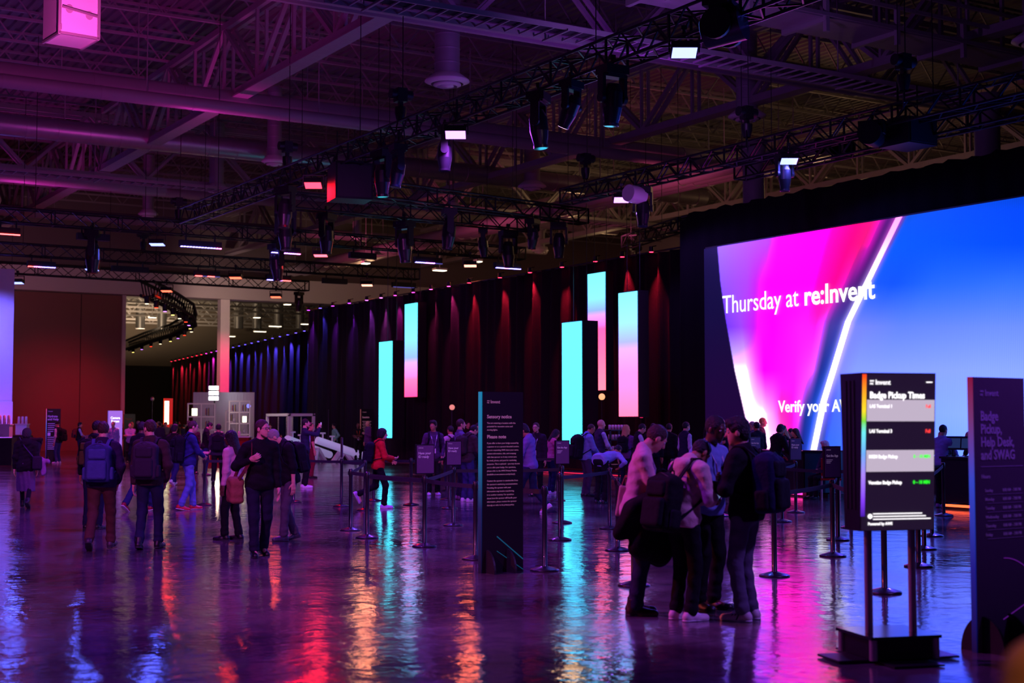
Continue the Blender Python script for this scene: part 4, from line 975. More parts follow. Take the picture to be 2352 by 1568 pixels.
for a_ in ((0 - 16, 527, 52, 'rrr', 'all red colour bar at the left edge'), (56, 598, 64, 'rpvbbb', 'colour bar shading from red to blue, left side'), (404, 550, 70, 'bbbbp', 'thin colour bar with violet line, right of the blue flood lamp'), (613, 565, 67, 'bbvvp', 'brightly dotted violet colour bar above the column'),
           (605, 627, 55, 'bbvrr', 'colour bar half violet and half red under the second lowest truss'), (440, 618, 57, 'rdrd', 'dim red colour bar between the two orange lamps'), (250, 598, 80, None, 'dark unlit colour bar above the red wall panels'), (944, 586, 62, 'bvd', 'dim blue colour bar under the long cross truss end'),
           (1129, 594, 57, 'bbvbbb', 'brightly dotted blue violet colour bar above the red drapes'), (735, 631, 55, None, 'dark unlit colour bar above the left end of the near drape'), (895, 641, 52, 'ddd', 'dark colour bar just above the drape rail'), (168, 528, 74, None, 'dark unlit colour bar near the top truss on the left'), (795, 568, 60, None, 'dark unlit colour bar right of the pink red flood lamp')):
    bar_light(*a_)
def on_joist(p, px_, py_):
    return ply(px_, py_, 4 + 3.05 * round((p.y - 4) / 3.05))
def hoist(px_, py_, z, label, zc=DECK-1.3):
    pj = on_joist(plz(px_, py_, z), px_, py_); z = pj.z
    t = thing('chain_hoist', label, 'hoist', pj, 0, 'chain hoists holding the trusses')
    b = MB(); b.box((0, 0, .1), (.26, .26, .34)); b.tube((-.28, 0, .12), (.30, 0, .12), .13, n=14); b.box((0, 0, -.12), (.1, .1, .14)); b.build('motor', M_BLACK, t)
    b = MB(); b.tube((.06, 0, .25), (.06, 0, zc - z), .014, n=5); b.build('chain', M_BLACK, t)
    b = MB(); b.lathe([(.10, -.55), (.15, -.35), (.15, -.2)], 10); b.build('chain_bag', M_BLACK, t)
    b = MB(); b.tube((.0, 0, -.1), (.25, .25, -.9), .02, n=5); b.tube((.0, 0, -.1), (-.25, -.25, -.9), .02, n=5); b.build('sling', M_BLACK, t)
for i, (px_, py_, lab) in enumerate(((1715, 268, 'in front of the duct above the video wall'), (920, 228, 'above the long truss, left of the big ceiling vent'), (660, 345, 'above the red lamp'), (1345, 372, 'above the left end of the video wall trusses'), (2075, 152, 'near the truss at upper right'), (1460, 575, 'over the drape beside the video wall'), (410, 470, 'at the left end of the long truss'), (330, 545, 'between the blue flood lamps'))):
    hoist(px_, py_, 10.0, 'black chain hoist ' + lab)
def black_box(px_, py_, z, d, label, name='speaker', rz=0, m=None):
    p = plz(px_, py_, z); t = thing(name, label, 'speaker' if name == 'speaker' else 'projector', p, rz)
    b = MB(); b.box((0, 0, 0), d); b.box((0, 0, d[2] / 2 + .03), (d[0] * .8, d[1] * .5, .06)); b.build('cabinet', m or M_BLACK, t)
    b = MB(); b.box((0, -d[1] / 2 - .015, 0), (d[0] * .9, .03, d[2] * .9)); b.build('grille', mat('speaker_grille', (.02, .02, .022), .6, bump=.6, scale=90, var=.2), t)
    b = MB()
    for sx in (-1, 1): b.tube((sx * d[0] * .35, 0, d[2] / 2), (sx * d[0] * .35, 0, d[2] / 2 + .9), .02, n=6)
    b.build('hanging_bracket', M_BLACK, t)
    return t
black_box(804, 420, 8.3, (1.05, .9, 1.0), 'big black speaker box hanging under the long truss beside the red lamp', rz=R(-10))
t = black_box(2085, 308, 8.6, (.95, .95, .62), 'black projector box with a round lens hole, under the video wall truss', 'projector')
t = thing('moving_light', 'very big rounded black moving light beside the blazing blue lamp', 'moving light', plz(1660, 18, 8.9), R(-60)); t.scale = (1.15,) * 3
clamp(t); b = MB()
for sy in (-1, 1): b.tube((0, sy * .26, -.30), (0, sy * .33, -.30), .24, n=20); b.box((0, sy * .29, -.12), (.2, .07, .4))
b.box((0, 0, .02), (.4, .7, .1)); b.build('yoke', M_BLACK, t)
b = MB(); b.tube((.32, 0, -.26), (-.28, 0, -.36), .27, .24, 24); b.build('head', mat('fixture_plastic', (.02, .02, .024), .3, var=.1), t)
b = MB(); b.tube((-.28, 0, -.36), (-.29, 0, -.362), .22, n=24); b.build('lens', mat('blue_lens', (.02, .02, .05), .1, em=.6, emc=(.1, .2, 1)), t)
t = thing('moving_light', 'rounded black moving light left of the projector box over the video wall', 'moving light', plz(2003, 285, 8.8), R(30)); clamp(t)
b = MB(); b.tube((.3, 0, -.25), (-.3, 0, -.25), .26, .28, 24); b.build('head', mat('fixture_plastic', (.02, .02, .024), .3, var=.1), t); b = MB(); b.box((0, .27, -.1), (.25, .06, .3)); b.box((0, -.27, -.1), (.25, .06, .3)); b.box((0, 0, .03), (.3, .6, .08)); b.build('yoke', M_BLACK, t)
t = thing('moving_light', 'rounded white glowing moving light beside the violet lamp near the video wall', 'moving light', plz(1458, 425, 8.7), R(10)); clamp(t)
b = MB(); b.tube((.28, 0, -.30), (-.28, 0, -.26), .27, .25, 24); b.build('head', M_WHITE, t)
# flight-case projector lit pink at the top left
pp = plz(181, 84, 9.2); t = thing('flight_case', 'pale crate lit bright pink, hanging at the top left corner', 'case', pp, R(6)); t.scale = (.82, 1, .92)
b = MB(); b.box((0, .45, .62), (.95, .9, 1.22)); b.build('case_body', mat('crate_panel', (.62, .60, .62), .5, bump=.2, scale=60, var=.05), t)
b = MB()
for x in (-.47, .47): b.box((x, -.01, .62), (.07, .04, 1.24)); b.box((x, .45, .01), (.05, .92, .05))
b.box((0, -.01, .02), (.98, .04, .05)); b.box((0, -.01, 1.22), (.98, .04, .05)); b.build('metal_edging', M_CHROME, t)
b = MB(); b.box((0, -.05, .52), (.84, .03, .05), Matrix.Rotation(R(6), 3, 'Y')); b.build('crossbar', M_CHROME, t)
for x, z in ((-.24, .55), (.24, .48)): MB().tube((x, -.012, z), (x, -.02, z), .09, n=18).build('handle_cup', M_STEEL, t)
for x in (-.44, .44): MB().box((x, -.035, .14), (.03, .02, .12)).build('latch', M_CHROME, t)
b = MB()
for x in (-.4, .4): b.tube((x, .45, 1.2), (x, .45, 6.2), .015, n=5)
b.build('hanging_chain', M_BLACK, t)
q = pp + Vector((-.4, -1.1, -.9)); lamp('SPOT', 'pink_case_lamp', q + Vector((-.2, -2.2, -.4)), pp + Vector((.2, 0, .9)), 1500, (1, .08, .6), .06, 60, .5)

# ------------------------------------------------------------------ ducts, pipes and trays under the roof
def ductx(y, z, x0, x1, r, label, m=None, name='duct', n=16, group=None):
    t = thing(name, label, 'duct' if 'duct' in name else 'pipe', (x0, y, z), 0, group)
    b = MB(); b.tube((0, 0, 0), (x1 - x0, 0, 0), r, n=n)
    if name != 'pipe' or r > .1:
        x = 0
        while x < x1 - x0: b.tube((x, 0, 0), (x + .08, 0, 0), r * 1.05, n=n); x += 3.0 if name == 'pipe' else 1.2
    b.build('pipe_run' if name == 'pipe' else 'duct_run', m or M_STEEL, t); x = 1.5
    while x < x1 - x0: MB().tube((x, 0, r), (x, 0, DECK - z - 1.3), .02, n=5).build('hanger_rod', M_STEEL, t); x += 6
    return t
M_PIPE = mat('painted_pipe', (.32, .28, .30), .45, var=.08, scale=2)
ductx(45.9, 12.7, -30, 40, .34, 'fat painted main pipe crossing the whole roof, upper of the close pair', M_PIPE, 'pipe', 20)
ductx(44.9, 12.2, -30, 40, .22, 'thinner painted main pipe just below the fat one', M_PIPE, 'pipe', 16)
ductx(55.5, 13.0, -30, 45, .42, 'shiny spiral duct crossing the roof behind the long truss', M_GALV, 'spiral_duct', 20)
ductx(63.5, 12.4, -30, 20, .28, 'dull painted duct crossing the roof at the far left', M_PIPE, 'pipe', 16)
ductx(38.5, 14.4, -10, 50, .16, 'slim conduit pipe crossing under the deck near the big vent', M_PIPE, 'pipe', 10)
ductx(36.8, 14.2, -10, 50, .09, 'slimmest conduit pipe crossing under the deck', M_PIPE, 'pipe', 8)
ductx(52.0, 14.0, -25, 50, .07, 'slim conduit pipe in front of the spiral duct', M_PIPE, 'pipe', 8)
ductx(70, 13.4, -25, 50, .3, 'far painted duct crossing above the colour bars', M_PIPE, 'pipe', 14)
ductx(78, 13.0, -25, 50, .3, 'farthest painted duct before the end wall', M_PIPE, 'pipe', 14)
for i, (dx, dz) in enumerate(((0, 0), (.75, .05), (1.5, .12))):
    X = 36.2 + dx; t = thing('bundled_pipe', '%s of the three salmon pipes running away behind the drapes' % ('nearest', 'middle', 'farthest')[i], 'pipe', (X, 38, 11.8 + dz), 0, 'three big pipes behind the drapes')
    b = MB(); b.tube((0, 0, 0), (0, 51, 0), .30, n=16); y = 0
    while y < 50: b.tube((0, y, 0), (0, y + .12, 0), .33, n=16); y += 4
    b.build('pipe_run', M_PIPE, t)
    for y in (3, 15, 27, 39, 49): MB().tube((0, y, .3), (0, y, DECK - 13.1 - dz), .02, n=5).build('hanger_rod', M_STEEL, t)
def vent(px_, py_, wpx, label, z=12.3, top=15.4, full=True):
    p = plz(px_, py_, z); r = wpx / 2 * (p - Vector((0, 0, CAMH))).length / FPX * 1.0
    t = thing('ceiling_vent', label, 'vent', p, 0, 'round supply vents under the roof')
    b = MB(); rd = r * .56; b.lathe([(rd, .22), (rd, top - z)], 24); zz = .6
    while zz < top - z: b.lathe([(rd, zz), (rd * 1.04, zz + .03), (rd, zz + .06)], 24); zz += .45
    b.build('riser_duct', M_GALV if not full else mat('grey_duct', (.36, .35, .37), .5, metal=.3, bump=.1, scale=5, var=.1), t)
    b = MB(); b.lathe([(r * .72, -.02), (r, .06), (r * .98, .10), (r * .6, .30)], 32); b.build('diffuser_rim', M_WHITE, t)
    b = MB(); b.lathe([(r * .45, -.10), (r * .62, -.06), (r * .60, .0), (r * .40, .02)], 32); b.lathe([(.001, -.14), (r * .30, -.10), (r * .28, -.02)], 32); b.build('diffuser_cone', M_WHITE, t)
for a_ in ((1027, 192, 102, 'largest round ceiling vent at the end of a fat duct, top centre'), (1222, 432, 66, 'round ceiling vent above the middle of the cross trusses'), (1716, 272, 86, 'round ceiling vent above the left part of the video wall'), (497, 438, 58, 'round ceiling vent above the lower end of the long truss'),
           (630, 375, 58, 'round ceiling vent left of the red lamp'), (1040, 480, 44, 'half hidden ceiling vent behind the cross truss'), (2385, 98, 110, 'round ceiling vent cut by the right edge'), (1240, 578, 40, 'distant ceiling vent above the drape rail'), (735, 632, 44, 'distant ceiling vent above the drape corner'), (820, 545, 36, 'distant ceiling vent above the tall left light column'), (340, 495, 44, 'distant ceiling vent at the far left')):
    vent(*a_)
def tray(y, z, x0, x1, label, w=1.0):
    t = thing('cable_tray', label, 'cable tray', (x0, y, z)); b = MB()
    for sy in (-w / 2, w / 2): b.box(((x1 - x0) / 2, sy, 0), (x1 - x0, .05, .12))
    b.build('side_rail', M_STEEL, t); b = MB(); x = .2
    while x < x1 - x0: b.box((x, 0, -.03), (.04, w, .04)); x += .42
    b.build('rungs', M_STEEL, t); b = MB()
    for k in range(5): b.tube((0, -w * .3 + k * .09, .03), (x1 - x0, -w * .3 + k * .09, .03), .03, n=6)
    b.build('cables', M_BELT, t)
    x = 1.0
    while x < x1 - x0: b = MB(); b.tube((x, w / 2, 0), (x, w / 2, DECK - z - 1.3), .02, n=5); b.box((x, 0, -.08), (.06, w + .2, .04)); b.build('hanger', M_STEEL, t); x += 5
pt = plz(1500, 112, 11.4); tray(pt.y, 11.4, pt.x - 9, pt.x + 13, 'wide ladder cable tray crossing behind the blazing blue lamp')
pt = plz(900, 470, 11.4); tray(pt.y, 11.4, pt.x - 34, pt.x + 20, 'long ladder cable tray crossing behind the lower trusses', .8)
pt = plz(1900, 60, 12.4); t = thing('catwalk', 'boxed catwalk with pale underside panels at top right', 'catwalk', (pt.x - 6, pt.y, 12.4))
b = MB()
for k in range(8): b.box((k * 2.6 + 1.3, 0, 0), (2.5, 1.5, .12))
b.build('deck_panel', M_STEEL, t); b = MB()
for k in range(9):
    b.box((k * 2.6, -.8, .1), (.12, .12, 1.1)); b.box((k * 2.6, 0, -.10), (.14, 1.7, .16))
for zz in (.0, .55, 1.0): b.box((10.4, -.85, zz), (20.8, .06, .1))
b.build('railing', M_STEEL, t)
for k in range(9): MB().box((k * 2.6, 0, 1.6), (.1, .1, 3.0)).build('hanger', M_STEEL, t)
# warm high-bay lamps seen between the steel
hb_ = [(912, 706, 11, 40), (1010, 622, 11, 30), (597, 762, 11, 28), (632, 750, 11, 28), (528, 773, 11, 24), (590, 730, 11, 14), (840, 606, 11, 16), (1098, 602, 11, 14), (660, 700, 11, 14), (350, 730, 11, 16), (700, 745, 11, 16)]
for i, (px_, py_, z, wpx) in enumerate(hb_):
    p = plz(px_, py_, z)
    if p.y > 90: p = ply(px_, py_, 97.5 + 5 * round((p.y - 97.5) / 5)); z = p.z
    else: p = on_joist(p, px_, py_); z = p.z
    L = wpx / FPX * p.length
    t = thing('high_bay_lamp', 'bright warm ceiling lamp beyond the drapes, %s in the list from the largest' % ORD[i], 'ceiling lamp', p, 0, 'warm ceiling lamps in the unlit hall')
    t['label'] = 'small bright warm ceiling lamp glimpsed between steel beyond the drapes'
    b = MB(); b.box((0, 0, .1), (L, .5, .12)); b.tube((0, 0, .1), (0, 0, DECK - z - 1.3 if p.y < 90 else 14.09 - z), .02, n=5); b.build('housing', M_WHITE, t)
    b = MB(); b.box((0, 0, .02), (L * .94, .42, .04)); b.build('diffuser', emit('warm_tube', (255, 236, 200), 4), t)

# ------------------------------------------------------------------ standing signs
T_PINK = mat('ink_pink', s2l((205, 150, 165)), .6, em=.10, emc=(.8, .45, .5)); T_VIO = mat('ink_violet', s2l((150, 70, 205)), .6, em=.06, emc=(.45, .15, .8)); T_LIT = emit('screen_white', (255, 250, 255), 1.5)
M_SIGN = mat('satin_black_panel', (.010, .008, .012), .35, var=.1); M_VSIGN = mat('plum_black_panel', (.13, .075, .15), .4, var=.08)
def logo(par, x, z, s, m, y=-.002):
    text('aws', s * .42, m, par, x, z + s * .42, y, .01); text('re:', s * .50, m, par, x, z, y, .02); text('Invent', s, m, par, x + s * .85, z, y, .008, sx=.95)
def edge_strip(w, h, d, stops, t, k=.6):
    b = MB(); b.box((-w / 2 - .002, 0, h / 2 + .0), (.014, d, h)); b.build('edge_light', ramp_mat('edge_%d' % len(bpy.data.materials), stops, 0, h, k), t)
def totem(px_, py_, w, h, label, stops, m=M_SIGN, rz=0.0, fins=True, d=.07, k=.6):
    t = thing('sign', label, 'sign', ground(px_, py_), rz)
    b = MB(); b.box((0, 0, h / 2), (w, d, h)); b.build('panel', m, t); edge_strip(w, h, d, stops, t, k)
    if fins:
        for sx in (-w * .42, w * .08):
            poly = [(.20 * math.cos(a), .27 * math.sin(a)) for a in (np.linspace(math.pi / 2, math.pi, 9) if d > .05 else np.linspace(0, math.pi, 17))] + ([(0, 0)] if d > .05 else [])
            b = MB(); b.M = Matrix.Translation((sx + .02, -d / 2, 0)) @ Matrix.Rotation(math.pi / 2, 4, 'Z'); b.prism(poly, -.012, .012); b.build('foot_fin', M_BLACK, t)
    return t
# sensory notice
t = totem(1151, 1313, .565, 2.11, 'tall black sensory notice sign with cyan edge, standing alone at centre', [(0, (2, 4, 30)), (.35, (8, 30, 90)), (.7, (0, 120, 170)), (1, (0, 135, 185))], k=.8)
x0 = -.215; f = -.038
logo(t, x0, 1.975, .055, T_PINK, f)
text('Sensory notice', .056, T_PINK, t, x0, 1.80, f, .02)
text('You are entering a location with the\npotential for excessive noise and\nmoving lights.', .0265, T_PINK, t, x0, 1.735, f, .004, space=1.50)
text('Please note', .056, T_PINK, t, x0, 1.565, f, .02)
text('If you offer to have your badge scanned by\na sponsor or at a sponsor-branded session,\nyou are requesting AWS share your name,\ncontact information, title, and company\nwith that sponsor so it may contact you\nby email, phone, and post for marketing\npurposes. This is optional \u2013 you may choose\nnot to offer your badge. For questions,\nplease refer to the AWS Privacy Notice\n(available at aws.amazon.com/privacy).', .0250, T_PINK, t, x0, 1.50, f, .004, space=1.62)
text('Contact the sponsor to unsubscribe from\nthe sponsor\u2019s marketing communications.\nProviding the sponsor with your\ninformation may involve transferring\nit to another country. For questions\nabout how the sponsor will handle your\ninformation, please contact the sponsor\ndirectly or refer to its privacy policy.', .0250, T_PINK, t, x0, 1.06, f, .004, space=1.62)
b = MB()
b.bar((-.08, f, .42), (.28, f, .14), .003, .012); b.bar((-.08, f, .25), (.28, f, .02), .003, .007); b.build('cyan_line', emit('line_cyan', (0, 90, 130), .6), t)
# badge pickup, help desk and swag sign
t = totem(2300, 1490, .63, 2.10, 'tall plum coloured badge pickup, help desk and swag sign at the right edge', [(0, (4, 8, 60)), (.3, (20, 30, 150)), (.62, (50, 80, 230)), (.85, (130, 60, 130)), (1, (150, 20, 60))], M_VSIGN, R(3), k=.7, d=.045)
x0 = -.235; f = -.0255; logo(t, x0, 1.955, .07, T_VIO, f)
for i, s_ in enumerate(('Badge', 'Pickup,', 'Help Desk,', 'and SWAG')): text(s_, .105, T_VIO, t, x0, 1.765 - .100 * i, f, .022, sx=.86)
b = MB(); b.box((0.02, f, 1.41), (.52, .002, .004)); text('Hours', .042, T_VIO, t, x0, 1.32, f, .015)
for i, d_ in enumerate(('Sunday', 'Monday', 'Tuesday', 'Wednesday', 'Thursday', 'Friday')):
    text(d_, .034, T_VIO, t, x0 + .04, 1.215 - .068 * i, f, .004); text('8:00 AM \u2013 7:00 PM', .034, T_VIO, t, x0 + .255, 1.215 - .068 * i, f, .004, sx=.85); b.box((.05, f, 1.195 - .068 * i), (.44, .002, .002))
b.build('rule', T_VIO, t)
b = MB(); pts = [(.02 + .28 * u, f, .70 - .09 * u * u) for u in np.linspace(0, 1, 9)]; b.ribbon(pts, .006, .003); b.ribbon([(.30 - .30 * u, f, .34 - .11 * u) for u in np.linspace(0, 1, 6)], .006, .003); b.build('arc_line', emit('line_violet', (110, 30, 160), .6), t)
# badge pickup times kiosk
kz = ground(2062, 1518); t = thing('display_kiosk', 'display kiosk on two steel poles showing badge pickup times', 'display', kz, R(-17))
zb, zt = .955, 2.115; w = .60
b = MB(); prof = [(-.02, zb), (.22, zb), (.26, zt), (-.085, zt)]; b.M = Matrix.Rotation(math.pi / 2, 4, 'Z') @ Matrix.Identity(4)
vs = []
for x in (-w / 2, w / 2): vs += [(x, y, z) for y, z in prof]
k_ = MB(); k_.add(vs, [(0, 1, 2, 3), (7, 6, 5, 4), (0, 4, 5, 1), (1, 5, 6, 2), (2, 6, 7, 3), (3, 7, 4, 0)]); k_.build('housing', M_SIGN, t)
b = MB()
for i in range(3): b.box((-w / 2 - .003, .05 + .06 * i, (zb + zt) / 2 + .05), (.006, .02, .95))
b.build('side_groove', M_BLACK, t)
sl = math.atan2(.065, zt - zb); fr = thing('display_face', None, None, (0, 0, 0)); 
fr = bpy.data.objects.new('display_face', None); COL.objects.link(fr); fr.parent = t; fr.location = (0, -.022, zb); fr.rotation_euler = (sl, 0, 0)
for o in list(bpy.data.objects):
    if o.name.startswith('display_face') and o.parent is None: bpy.data.objects.remove(o)
H_ = zt - zb
def fbox(x, z, w_, h_, m, name, y=-.003, d=.006):
    b = MB(); b.box((x, y, z), (w_, d, h_)); return b.build(name, m, fr)
fbox(0, H_ / 2, w - .01, H_ - .01, emit('screen_plum', (34, 20, 46), .9), 'display_panel')
for z_ in (.885, .515): fbox(.012, z_, w - .05, .158, emit('screen_grey', (196, 180, 202), 1.0), 'grey_row', -.008)
b = MB(); b.box((-w / 2 + .012, -.010, H_ / 2 + .05), (.030, .008, H_ - .12)); b.build('rainbow_strip', ramp_mat('rainbow', [(0, (60, 20, 160)), (.12, (130, 60, 240)), (.3, (170, 130, 250)), (.45, (110, 170, 250)), (.6, (110, 235, 240)), (.68, (120, 220, 60)), (.76, (255, 220, 40)), (1, (255, 70, 20))], .1, H_ - .02, 1.1), fr)
x0 = -w / 2 + .055; f = -.013
logo(fr, x0, H_ - .085, .052, T_LIT, f); b = MB()
text('Badge Pickup Times', .068, T_LIT, fr, x0, H_ - .185, f, .026, sx=.82)
RED_T, GRN_T = emit('text_red', (255, 60, 60), 1.3), emit('text_green', (40, 240, 40), 1.4)
for z_, a, c, m in ((.905, 'LAS Terminal 1', 'Full', RED_T), (.722, 'LAS Terminal 3', 'Full', RED_T), (.535, 'MGM Badge Pickup', '0 \u2013 10 MIN', GRN_T), (.345, 'Venetian Badge Pickup', '0 \u2013 10 MIN', GRN_T)):
    text(a, .036, T_LIT, fr, x0, z_, f, .022, sx=.82); text(c, .036, m, fr, w / 2 - .045, z_, f, .022, 'RIGHT', sx=.82)
b = MB(); b.box((w / 2 - .06, f, H_ - .065), (.05, .002, .008))
for z_, l_ in ((.128, .40), (.108, .43), (.088, .47)): b.box((x0 + .04 + l_ / 2, f, z_), (l_, .002, .007))
b.tube((x0 + .015, f, .11), (x0 + .015, f - .003, .11), .018, n=14); b.build('fine_print', T_LIT, fr)
text('Powered by AWS', .030, T_LIT, fr, x0, .045, f, .02, sx=.9)
for sx in (-.18, .18):
    b = MB(); b.tube((sx, .09, .18), (sx, .09, zb + .02), .030, n=18); b.build('pole', M_CHROME, t)
b = MB(); b.box((0, .14, .105), (.50, .48, .15)); b.build('base_box', M_SIGN, t)
b = MB(); b.box((0, .14, .19), (.57, .55, .022)); b.build('base_top', mat('gloss_black', (.015, .014, .02), .15, var=.1), t)
b = MB(); b.box((0, .14, .018), (.98, .34, .016)); b.box((0, .14, .012), (.4, .9, .012)); b.build('base_plate', M_BLACK, t)
for sx, sy in ((-.25, -.10), (.25, -.10), (-.25, .38), (.25, .38)): b = MB(); b.tube((sx, sy, .03), (sx, sy, .18), .03, n=14); b.build('corner_post', M_CHROME, t)
# distant signs
t = totem(121, 1062, .60, 2.35, 'dark hydration notice sign with violet lettering by the red wall', [(0, (10, 8, 60)), (.4, (30, 30, 140)), (.7, (60, 100, 230)), (1, (220, 60, 120))], k=.9)
vi = emit('ink_violet_lit', (150, 70, 230), .7); logo(t, -.24, 2.22, .06, vi, -.04); text('Hydrate\nand Help', .13, vi, t, -.26, 1.98, -.04, .02)
b = MB()
for i in range(14):
    if i in (5, 6): continue
    b.box((-.05 - .03 * (i % 3), -.04, 1.70 - .085 * i), (.40 - .06 * (i % 3), .004, .022))
b.box((-.19, -.04, 1.24), (.12, .004, .14)); b.build('fine_print', vi, t)
t = totem(263, 1049, .72, 2.35, 'glowing violet sign with white lettering at the wall corner', [(0, (120, 60, 220)), (1, (120, 90, 230))], emit('lit_violet_panel', (170, 110, 235), .95), fins=False)
text('Camera\nForum', .17, T_LIT, t, 0, 1.93, -.04, .03, 'CENTER', sx=.9); b = MB(); b.box((0, -.04, 1.3), (.4, .004, .35)); b.build('pictogram', emit('panel_pink', (255, 150, 240), .9), t)
t = totem(842, 1059, .62, 2.35, 'black reception notice sign behind the man in the purple blazer', [(0, (40, 20, 30)), (1, (150, 70, 80))], k=.6)
logo(t, -.24, 2.2, .06, T_PINK, -.04); text('Session', .12, T_PINK, t, -.25, 1.95, -.04, .02); b = MB()
for i in range(9): b.box((-.02, -.04, 1.8 - .07 * i), (.44 - .07 * (i % 2), .003, .018))
b.build('fine_print', T_PINK, t)
t = totem(296, 1046, .6, 2.2, 'dim black sign behind the crowd left of the drape corridor', [(0, (60, 8, 10)), (1, (160, 30, 30))], k=.4); text('Theater', .12, mat('ink_dimred', s2l((150, 40, 40)), .6, var=.02), t, -.24, 1.9, -.04, .02)
t = totem(385, 1042, .50, 3.1, 'red banner with a bright white lit strip above the distant crowd', [(0, (255, 30, 10)), (1, (255, 60, 20))], emit('red_banner', (200, 20, 20), .8), fins=False, k=1)
b = MB(); b.box((-.1, -.05, 2.3), (.24, .03, 1.3)); b.build('lit_strip', emit('lit_strip', (255, 240, 190), 4), t)

# ------------------------------------------------------------------ queue posts
M_POST = mat('black_post', (.012, .011, .014), .35, coat=.2, var=.1)
def post_parts(t, h=.98):
    b = MB(); b.lathe([(.001, h + .02), (.028, h + .018), (.036, h), (.036, h - .10), (.031, h - .11), (.031, .04), (.036, .035)], 18); b.build('post', M_POST, t)
    b = MB(); b.lathe([(.04, .055), (.16, .022), (.175, .014), (.175, .0), (.001, .0)], 28); b.build('base', M_POST, t)
    b = MB(); b.box((0, 0, h - .05), (.085, .035, .06)); b.build('belt_head', M_POST, t)
proto = None
POSTS = {  # name: (x, y, sign, label)
 'a': (469, 1160, 0, 'behind the man in the blue sweater'), 'b': (675, 1153, 0, 'just behind the man photographing'), 'c': (784, 1163, 2, 'with its placard seen edge on, left of the red jacket'), 'd': (944, 1160, 0, 'right of the red jacket walker'),
 'e': (805, 1218, 0, 'left one of the near pair beside the red jacket walker'), 'f': (843, 1235, 0, 'right one of the near pair beside the red jacket walker'), 'g': (838, 1172, 0, 'directly behind the near pair'), 'h': (858, 1150, 0, 'behind the red jacket walker'),
 'i': (975, 1255, 1, 'with a placard reading have your ID ready, nearest of two'), 'j': (1032, 1168, 0, 'between the two ID placards'), 'k': (1041, 1207, 1, 'with an ID ready placard in front of the olive jacket'), 'l': (1092, 1284, 0, 'half hidden at the left of the sensory notice sign'),
 'm': (1027, 1148, 0, 'small and far, behind the purple polo man'), 'n': (1251, 1310, 0, 'nearest, just right of the sensory notice sign'), 'o': (1286, 1240, 0, 'in front of the get the app placard'), 'p': (1291, 1201, 3, 'carrying the get the app placard left of the big cyan column'),
 'q': (1281, 1150, 0, 'behind the get the app placard'), 'r': (1419, 1264, 0, 'hidden behind the legs of the man holding a jacket'), 's': (1400, 1214, 0, 'behind the dark jacket bundle'), 't': (1456, 1345, 0, 'between the legs of the front group, left'),
 'u': (1700, 1396, 0, 'between the feet of the striped sneaker man'), 'v': (1779, 1323, 0, 'right of the man with the blue topped backpack'), 'w': (1796, 1198, 0, 'before the pink lit counter, left'), 'x': (1828, 1177, 1, 'with a placard in front of the green counter'), 'y': (1656, 1185, 0, 'between the front group men'),
 'z': (1913, 1277, 3, 'with a get the app placard left of the display kiosk'), 'aa': (1925, 1240, 0, 'just behind the app placard by the kiosk'), 'ab': (2032, 1361, 0, 'right behind the kiosk poles'), 'ac': (2110, 1301, 0, 'nearest right of the kiosk'), 'ad': (2123, 1261, 0, 'second behind the kiosk on its right'),
 'ae': (2141, 1231, 0, 'third behind the kiosk on its right'), 'af': (1955, 1212, 0, 'left behind the kiosk box'), 'ag': (2168, 1184, 0, 'by the orange lit counter'), 'ah': (1735, 1160, 3, 'with a placard over the backpack shoulder, before the counter'), 'ai': (1545, 1165, 0, 'behind the front group, left')}
pos = {}
for k, (px_, py_, sg, lab) in POSTS.items():
    lab = 'black queue post ' + lab; p = ground(px_, py_)
    if proto is None:
        t = proto = thing('queue_post', lab, 'queue post', p, 0, 'black queue posts with belts'); post_parts(t)
    else:
        t = copy_tree(proto); t.location = p; t['label'] = lab
        if sg: t.location = p
    pos[k] = (p, t)
for k, (px_, py_, sg, lab) in POSTS.items():
    if not sg: continue
    t = pos[k][1]; fz = bpy.data.objects.new('placard', None); 
    me = MB(); ry = 0 if sg in (1, 3) else R(62)
    w_, h_ = .30, .42; z0_ = 1.02
    rotm = Matrix.Rotation(ry, 4, 'Z')
    me.M = rotm; me.box((0, 0, z0_ + h_ / 2), (w_, .03, h_)); pl_ = me.build('placard', M_SIGN, t)
    e = MB(); e.M = rotm; e.box((0, -.018, z0_ + h_ / 2), (w_ - .03, .004, h_ - .03)); e.build('insert', M_VSIGN, pl_)
    if sg == 2: continue
    i_ = mat('ink_soft', s2l((190, 140, 200)), .6, em=.12, emc=(.6, .4, .7))
    text('re:Invent', .022, i_, pl_, -w_ / 2 + .035, z0_ + h_ - .055, -.024, .01)
    if sg == 1: text('Have your\nID ready', .050, i_, pl_, -w_ / 2 + .035, z0_ + h_ - .14, -.024, .018, sx=.95)
    else:
        text('Get the App', .043, i_, pl_, -w_ / 2 + .035, z0_ + h_ - .14, -.024, .018, sx=.95)
        b = MB()
        for r_ in range(3): b.box((-w_ / 2 + .09 - .01 * r_, -.024, z0_ + h_ - .18 - .02 * r_), (.11 - .02 * r_, .003, .007))
        b.build('fine_print', i_, pl_)
def belt(a, b_, z=.93, lab=None):
    pa, ta = pos[a]; pb, _ = pos[b_] if isinstance(b_, str) else (b_, None)
    d = Vector(pb) - Vector(pa); pts = []
    L_ = d.length
    for u in np.linspace(.05 / L_, 1 - .05 / L_, 7): pts.append(Vector((d.x * u, d.y * u, z - .012 * math.sin(math.pi * u))))
    m = MB(); m.ribbon(pts, .055, .006); m.build('belt', M_BELT, ta)
